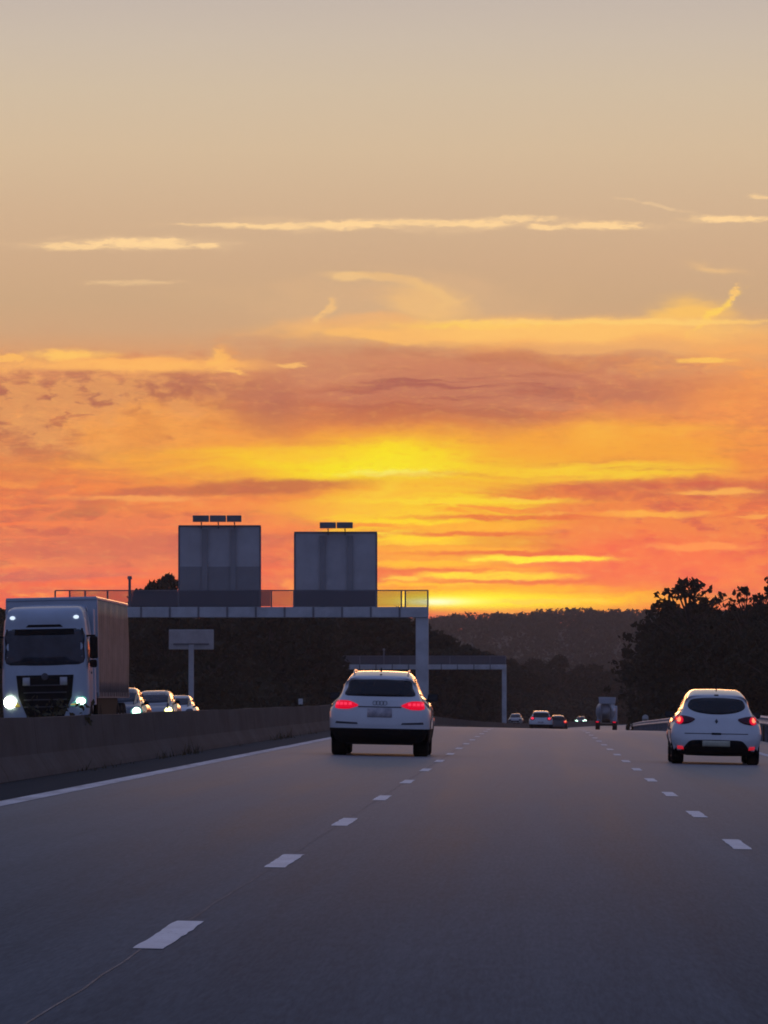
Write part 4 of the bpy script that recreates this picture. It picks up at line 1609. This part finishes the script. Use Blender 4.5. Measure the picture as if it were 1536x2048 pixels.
NW = NOISE(VM('ADD', VM('MULTIPLY', P2, (2.6, 11.0, 0)), (3.7, 9.1, 0)), 1.0, 6, 0.7)      # fibres of the high streaks
NX = NOISE(VM('MULTIPLY', P2, (3.4, 9.0, 0)), 1.0, 6, 0.7)       # torn edges


def blob(col_, px, py, a, b, c, s=1.0, rot=0.0, src=None, noise=None, k=0.0, lo=0.0, hi=1.0):
    """soft elliptical cloud patch at a fixed direction of the sky"""
    mp = wt.nodes.new('ShaderNodeMapping')
    mp.vector_type = 'TEXTURE'
    WL(VM('MULTIPLY_ADD', col_, (1e-9, 1e-9, 1e-9), src if src is not None else P1), mp.inputs['Vector'])
    mp.inputs['Location'].default_value = (px / 100, py / 100, 0)
    mp.inputs['Rotation'].default_value = (0, 0, R(rot))
    mp.inputs['Scale'].default_value = (a / 100, b / 100, 1)
    d = VM('LENGTH', mp.outputs[0])
    m_ = MA('POWER', 0.37, MA('MULTIPLY', d, d))
    if noise is not None:
        m_ = MR(MA('MULTIPLY', m_, MA('MULTIPLY_ADD', noise, 3.4 * k, 1.0 - 1.7 * k)), 0.06, 0.84, 0, s)
    elif src is P2:
        m_ = MR(MA('MULTIPLY', m_, MA('MULTIPLY_ADD', NX, 3.0, -0.5)), 0.08, 0.85, 0, s)
    elif lo != 0.0 or hi != 1.0:
        m_ = MR(m_, lo, hi, 0, s)
    else:
        m_ = MA('MULTIPLY', m_, s)
    return MIX(m_, col_, s2l(c))


# faint streaks through the whole low sky
low = MR(V, 6.3, 8.0)
st_ = MR(NS, 0.34, 0.66, -1, 1, 'LINEAR')
NM = MA('ADD', MA('MULTIPLY', NS, 0.6), MA('MULTIPLY', NF, 0.4))
dark_f = MA('MULTIPLY', MR(NM, 0.52, 0.38), MA('MULTIPLY', low, 0.62))
col = MIX(dark_f, col, s2l((202, 106, 80)))
NL = MA('ADD', MA('MULTIPLY', NB, 0.65), MA('MULTIPLY', NF, 0.35))
lite_f = MA('MULTIPLY', MR(NL, 0.51, 0.64), MA('MULTIPLY', low, 0.62))
col = MIX(lite_f, col, s2l((255, 164, 74)))

# --- broad clouds
B = blob
# left side
col = B(col, 130, 850, 520, 110, (246, 150, 80), 0.55)
col = B(col, 230, 785, 320, 45, (190, 122, 92), 0.85, noise=NB, k=0.8)
col = B(col, 60, 790, 130, 26, (194, 118, 88), 0.7, noise=NF, k=0.8, rot=8)
col = B(col, 250, 800, 120, 24, (176, 108, 86), 0.7, noise=NB, k=0.8, rot=12)
col = B(col, 330, 868, 90, 16, (206, 116, 72), 0.6, noise=NF, k=0.8)
col = B(col, 20, 850, 90, 35, (190, 120, 85), 0.5, noise=NB, k=1.0)
col = B(col, 330, 870, 200, 45, (245, 140, 70), 0.5, noise=NB, k=1.0)
col = B(col, 60, 930, 160, 40, (222, 118, 72), 0.5, noise=NB, k=1.2)
col = B(col, 300, 925, 250, 28, (255, 172, 66), 0.6, noise=NS, k=1.2)
col = B(col, 150, 835, 420, 85, (186, 110, 80), 0.7, noise=NB, k=1.7)
col = B(col, 230, 815, 330, 70, (176, 102, 80), 0.55, noise=NF, k=1.8)
col = B(col, 130, 820, 330, 75, (255, 180, 100), 0.5, noise=NC, k=1.9)
col = B(col, 420, 860, 250, 50, (255, 168, 72), 0.6, noise=NB, k=1.3)
# the big dark cloud above the glow
col = B(col, 880, 780, 420, 95, (190, 112, 84), 0.80, noise=NB, k=0.5)
col = B(col, 930, 788, 290, 48, (172, 98, 84), 0.9, noise=NB, k=0.9)
col = B(col, 900, 775, 330, 60, (214, 138, 100), 0.55, noise=NH, k=1.7)
col = B(col, 760, 830, 200, 40, (192, 104, 76), 0.65)
col = B(col, 560, 815, 60, 55, (180, 105, 84), 0.65, rot=40)
col = B(col, 1330, 790, 190, 30, (192, 116, 88), 0.7, noise=NB, k=0.8)
col = B(col, 620, 740, 120, 28, (205, 136, 100), 0.7)
# bright band above it
col = B(col, 1060, 665, 460, 26, (250, 184, 102), 0.95, src=P2, noise=NB, k=0.5)
col = B(col, 1250, 690, 330, 30, (248, 176, 100), 0.6, noise=NS, k=0.8)
col = B(col, 970, 650, 160, 9, (255, 212, 84), 0.95, src=P2)
col = B(col, 850, 612, 90, 30, (250, 194, 112), 0.85, noise=NB, k=0.4, rot=8)
col = B(col, 700, 553, 60, 8, (244, 198, 132), 0.8, src=P2, noise=NF, k=0.5, rot=4)
col = B(col, 800, 560, 75, 9, (238, 190, 124), 0.75, src=P2, noise=NF, k=0.5, rot=9)
col = B(col, 872, 585, 55, 9, (248, 198, 118), 0.8, src=P2, noise=NF, k=0.5, rot=26)
col = B(col, 905, 606, 34, 7, (246, 196, 118), 0.6, src=P2, rot=-20)
col = B(col, 745, 592, 60, 12, (208, 166, 126), 0.6)
col = B(col, 720, 645, 150, 16, (244, 176, 104), 0.8, noise=NS, k=0.6)
col = B(col, 652, 622, 30, 9, (250, 196, 116), 0.9, rot=-50, src=P2)
col = B(col, 1380, 630, 75, 30, (254, 196, 96), 0.85, noise=NB, k=0.4)
col = B(col, 1430, 628, 62, 7, (255, 208, 92), 0.9, rot=-38, src=P2)
col = B(col, 1468, 590, 20, 10, (254, 200, 110), 0.8, rot=-70, src=P2)
col = B(col, 1430, 540, 40, 7, (236, 190, 130), 0.7, rot=12)
col = B(col, 1500, 690, 120, 40, (250, 172, 92), 0.6)
col = B(col, 1490, 800, 120, 60, (252, 156, 74), 0.7)
# lit rims of the left clouds
col = B(col, 145, 712, 80, 11, (255, 196, 100), 1.0, src=P2, noise=NF, k=0.5)
col = B(col, 300, 728, 190, 14, (252, 178, 96), 0.95, src=P2, noise=NF, k=0.6)
col = B(col, 10, 718, 45, 9, (253, 186, 96), 0.9, src=P2)
col = B(col, 440, 715, 18, 20, (254, 186, 96), 0.8, src=P2, rot=20)
col = B(col, 466, 742, 30, 6, (255, 188, 100), 0.9, src=P2, rot=15)
col = B(col, 585, 732, 26, 5, (252, 190, 108), 0.8, src=P2)
col = B(col, 1180, 662, 430, 24, (255, 196, 106), 0.75, noise=NB, k=0.5)
col = B(col, 1220, 645, 340, 6, (255, 204, 112), 0.8, src=P2, noise=NF, k=0.5)
col = B(col, 760, 672, 160, 12, (252, 188, 104), 0.7, src=P2, noise=NF, k=0.6, rot=6)
col = B(col, 1410, 722, 60, 6, (255, 196, 92), 0.9, src=P2)
col = B(col, 250, 733, 300, 13, (255, 184, 98), 0.8, src=P2, noise=NB, k=0.7)
# --- the yellow glow
col = B(col, 800, 930, 470, 75, (255, 160, 42), 0.85)
col = B(col, 780, 928, 430, 54, (255, 204, 30), 1.0, noise=NS, k=0.5)
col = B(col, 800, 925, 250, 40, (255, 228, 18), 1.0, noise=NF, k=0.3)
col = B(col, 800, 940, 150, 26, (255, 244, 24), 0.9)
col = B(col, 800, 947, 110, 7, (255, 250, 110), 0.85, src=P2)
col = B(col, 560, 905, 150, 18, (255, 196, 44), 0.75, noise=NS, k=0.6)
col = B(col, 1230, 900, 300, 60, (252, 170, 52), 0.8, noise=NB, k=0.5)
col = B(col, 1190, 942, 230, 20, (255, 208, 44), 1.0, noise=NS, k=0.4)
col = B(col, 1205, 860, 60, 26, (255, 184, 60), 0.7)
col = B(col, 1370, 858, 100, 10, (255, 180, 60), 0.6)
# dark streaks below it
col = B(col, 530, 975, 230, 15, (200, 108, 66), 0.95, src=P2, noise=NB, k=0.3, rot=-2)
col = B(col, 300, 985, 80, 10, (196, 104, 74), 0.7, src=P2)
col = B(col, 1330, 985, 330, 24, (206, 106, 74), 0.85, src=P2, noise=NS, k=0.5)
col = B(col, 1060, 990, 180, 18, (226, 112, 62), 0.8, noise=NS, k=0.5)
col = B(col, 1230, 1085, 520, 120, (214, 96, 70), 0.75, noise=NH, k=1.9)
col = B(col, 1200, 1090, 480, 110, (255, 146, 60), 0.6, noise=NC, k=1.6)
col = B(col, 180, 1090, 420, 100, (200, 98, 76), 0.75, noise=NH, k=1.8)
col = B(col, 240, 1080, 380, 90, (255, 140, 74), 0.5, noise=NC, k=1.7)
# light below the glow
col = B(col, 850, 1050, 210, 85, (255, 160, 40), 0.85)
col = B(col, 860, 1060, 190, 80, (255, 214, 30), 0.9, noise=NH, k=1.8)
col = B(col, 900, 1090, 200, 60, (226, 104, 56), 0.6, noise=NH, k=1.7)
col = B(col, 760, 1000, 250, 24, (255, 198, 44), 0.8, rot=-7, noise=NS, k=0.6)
col = B(col, 770, 985, 80, 13, (255, 208, 50), 0.7, rot=-28)
col = B(col, 900, 1003, 240, 7, (255, 216, 40), 0.95, src=P2, noise=NF, k=0.4)
col = B(col, 1060, 1000, 90, 5, (255, 202, 60), 0.8, src=P2)
col = B(col, 280, 997, 150, 6, (252, 166, 84), 0.85, src=P2, noise=NF, k=0.5)
col = B(col, 170, 1023, 75, 13, (192, 104, 72), 0.75, src=P2, rot=-14)
col = B(col, 430, 1015, 250, 14, (250, 144, 66), 0.7)
col = B(col, 250, 1095, 330, 30, (206, 104, 78), 0.75, noise=NS, k=1.0)
col = B(col, 80, 1150, 240, 16, (200, 100, 84), 0.7, noise=NS, k=1.0)
col = B(col, 330, 1140, 220, 7, (250, 116, 66), 0.7)
col = B(col, 230, 1168, 260, 10, (255, 104, 52), 0.8)
# right of the signs: broken yellow bars
col = B(col, 850, 1030, 90, 12, (255, 204, 40), 0.85, src=P2, noise=NF, k=0.5)
col = B(col, 880, 1056, 130, 16, (255, 176, 44), 0.75, noise=NB, k=0.6)
col = B(col, 790, 1068, 60, 5, (255, 226, 50), 0.9, src=P2)
col = B(col, 840, 1086, 110, 6, (255, 206, 40), 0.85, src=P2, noise=NF, k=0.5)
col = B(col, 820, 1110, 110, 18, (255, 166, 50), 0.7)
col = B(col, 1090, 1118, 125, 7, (255, 222, 52), 1.0, src=P2, noise=NF, k=0.4)
col = B(col, 952, 1119, 22, 4, (255, 214, 60), 0.9, src=P2)
col = B(col, 810, 1157, 40, 6, (255, 208, 60), 0.9, src=P2)
col = B(col, 905, 1151, 45, 6, (255, 214, 54), 0.95, src=P2, noise=NF, k=0.4)
col = B(col, 1010, 1153, 130, 11, (255, 188, 52), 0.85, src=P2, noise=NF, k=0.6)
col = B(col, 1320, 1120, 240, 60, (246, 100, 66), 0.6, noise=NB, k=0.5)
col = B(col, 620, 1130, 200, 40, (232, 104, 68), 0.5, noise=NS, k=0.6)
for (px, py, a_, b_, c_) in ((830, 1042, 120, 7, (255, 214, 30)), (960, 1052, 130, 6, (255, 176, 44)), (830, 1078, 110, 7, (255, 210, 34)),
                            (930, 1098, 150, 6, (255, 170, 44)), (860, 1128, 130, 7, (255, 186, 40)), (960, 1138, 150, 6, (255, 160, 46)),
                            (880, 1168, 160, 7, (255, 196, 36)), (1040, 1176, 170, 7, (255, 176, 36)), (1090, 1118, 140, 7, (255, 226, 46)),
                            (905, 1151, 60, 6, (255, 220, 44)), (1020, 1152, 120, 8, (255, 206, 44))):
    col = B(col, px, py, a_, b_, c_, 0.95, src=P2, noise=NF, k=0.3)
for (px, py, a_, b_) in ((1010, 1035, 200, 6), (940, 1068, 170, 5), (1000, 1106, 190, 5), (860, 1140, 130, 4), (1010, 1164, 190, 4), (900, 1184, 150, 4)):
    col = B(col, px, py, a_, b_, (232, 102, 56), 0.75, src=P2, noise=NF, k=0.4)
# lit rims on the right
col = B(col, 1440, 985, 100, 6, (255, 176, 78), 0.95, src=P2, noise=NF, k=0.5)
col = B(col, 1300, 1029, 110, 7, (255, 172, 64), 0.95, src=P2, noise=NF, k=0.5)
col = B(col, 1110, 1028, 50, 4, (255, 166, 64), 0.8, src=P2)
col = B(col, 1510, 1034, 40, 4, (255, 166, 74), 0.8, src=P2)
col = B(col, 1400, 1094, 120, 8, (255, 150, 72), 0.8, src=P2, noise=NF, k=0.5)
# the sun's glow on the horizon
col = B(col, 980, 1200, 300, 26, (255, 130, 24), 0.9)
col = B(col, 1000, 1195, 330, 22, (255, 170, 16), 0.9, noise=NH, k=0.8)
col = B(col, 1000, 1201, 260, 17, (255, 220, 4), 1.0, src=P0)
col = B(col, 940, 1201, 130, 15, (255, 240, 10), 1.0, src=P0)
col = B(col, 1080, 1203, 120, 6, (255, 206, 60), 0.8, src=P2)
col = B(col, 895, 1203, 75, 8, (255, 252, 110), 1.0, src=P0)
col = B(col, 868, 1204, 45, 6, (255, 255, 205), 0.9, src=P0)
# high thin streaks, joined by faint veils
col = B(col, 850, 450, 470, 13, (224, 188, 146), 0.55, noise=NF, k=0.6)
col = B(col, 260, 490, 230, 13, (224, 188, 146), 0.55, noise=NF, k=0.6)
col = B(col, 760, 600, 320, 50, (222, 178, 132), 0.45, noise=NB, k=0.7)
for (px, py, a, b, s) in ((560, 453, 130, 6, 0.85), (700, 450, 60, 9, 0.95), (860, 447, 130, 7, 0.75), (960, 450, 50, 8, 0.85), (1040, 438, 60, 6, 0.7),
                          (1090, 455, 28, 6, 0.9), (1200, 452, 75, 8, 0.95), (430, 450, 70, 3, 0.5), (130, 494, 60, 7, 0.8), (260, 489, 80, 9, 0.95),
                          (335, 486, 40, 9, 0.9), (405, 493, 32, 6, 0.9), (1465, 441, 75, 7, 0.95), (1530, 396, 30, 4, 0.6), (270, 566, 90, 5, 0.35)):
    col = B(col, px, py, a * 1.1, b, (254, 212, 152), s, src=P2, noise=NW, k=0.95)
col = B(col, 1310, 412, 75, 4, (232, 196, 150), 0.6, rot=13, src=P2)
# fine filaments over everything low in the sky
fil = MA('MULTIPLY', MR(NX, 0.52, 0.70), MA('MULTIPLY', low, 0.13))
col = MIX(fil, col, s2l((255, 196, 96)))
fid = MA('MULTIPLY', MR(NX, 0.48, 0.28), MA('MULTIPLY', low, 0.15))
col = MIX(fid, col, s2l((196, 96, 66)))
gain = VM('SCALE', col)
WL(MR(V, 9.3, 12.3, 1.08, 1.42), gain.node.inputs['Scale'])
col = gain

# the rest of the dome: dusk blue overhead and behind, with the physical sky added
def bgnode(c):
    n_ = wt.nodes.new('ShaderNodeBackground')
    WL(c, n_.inputs['Color'])
    return n_.outputs[0]


absaz = MA('ABSOLUTE', az)
side = MR(absaz, 0.18, 1.5)
lowf = MIX(MR(el, R(3), R(9)), (0.72, 0.21, 0.07, 1), (0.50, 0.42, 0.33, 1))
dome = MIX(MR(el, R(6.0), R(34)), lowf, (0.115, 0.145, 0.285, 1))
backlow = MIX(MR(el, R(2), R(40)), (0.115, 0.132, 0.245, 1), (0.112, 0.15, 0.31, 1))
dome = MIX(side, dome, backlow)
sky = wt.nodes.new('ShaderNodeTexSky')
sky.sky_type = 'NISHITA'
sky.sun_disc = False
sky.sun_elevation = R(1.5)
sky.sun_rotation = R(-1.0)
above = MA('MULTIPLY', MR(el, R(8), R(30)), 0.01)
skyc = VM('SCALE', sky.outputs[0])
WL(above, skyc.node.inputs['Scale'])
dome = VM('ADD', dome, skyc)
# the detailed clouds only exist around the sunset; everywhere else the plain dome is used
infr = MA('MULTIPLY', MR(absaz, 0.30, 0.16), MR(el, R(13), R(7.6)))
ms = wt.nodes.new('ShaderNodeMixShader')
WL(infr, ms.inputs[0])
WL(bgnode(dome), ms.inputs[1])
WL(bgnode(col), ms.inputs[2])
wo = wt.nodes.new('ShaderNodeOutputWorld')
WL(ms.outputs[0], wo.inputs['Surface'])
world.cycles.sampling_method = 'MANUAL'
world.cycles.sample_map_resolution = 2048

# the sun itself is sinking into the cloud on the horizon: weak, wide, orange
sd = bpy.data.lights.new('sun', 'SUN')
sd.energy = 0.12
sd.angle = R(8)
sd.color = (1.0, 0.42, 0.16)
so = bpy.data.objects.new('sun', sd)
COL.objects.link(so)
SEL, SAZ = R(2.2), R(-1.0)
so.rotation_euler = Vector((math.sin(SAZ) * math.cos(SEL), math.cos(SAZ) * math.cos(SEL), math.sin(SEL))).to_track_quat('Z', 'Y').to_euler()
so.location = (0, 50, 60)

# evening haze
hz = MB()
hz.box((0, 2050, 28), (4800, 4700, 76))
HZ = bpy.data.materials.new('haze')
HZ.use_nodes = True
nt = HZ.node_tree
for n_ in list(nt.nodes):
    if n_.type == 'BSDF_PRINCIPLED':
        nt.nodes.remove(n_)
pv = nt.nodes.new('ShaderNodeVolumePrincipled')
pv.inputs['Color'].default_value = (0.9, 0.88, 0.95, 1)
pv.inputs['Density'].default_value = 0.0001
pv.inputs['Anisotropy'].default_value = 0.6
nt.links.new(pv.outputs[0], nt.nodes['Material Output'].inputs['Volume'])
tag(hz.build('haze', HZ), 'thin evening haze', 'haze', kind='stuff')

# ------------------------------------------------------------------- render
SC.view_settings.view_transform = 'Standard'
SC.view_settings.look = 'None'
SC.view_settings.exposure = 0.0
SC.view_settings.gamma = 1.0
SC.cycles.max_bounces = 6
SC.cycles.transparent_max_bounces = 12
SC.cycles.volume_bounces = 0
SC.cycles.use_denoising = True
SC.cycles.filter_width = 1.8
SC.render.film_transparent = False
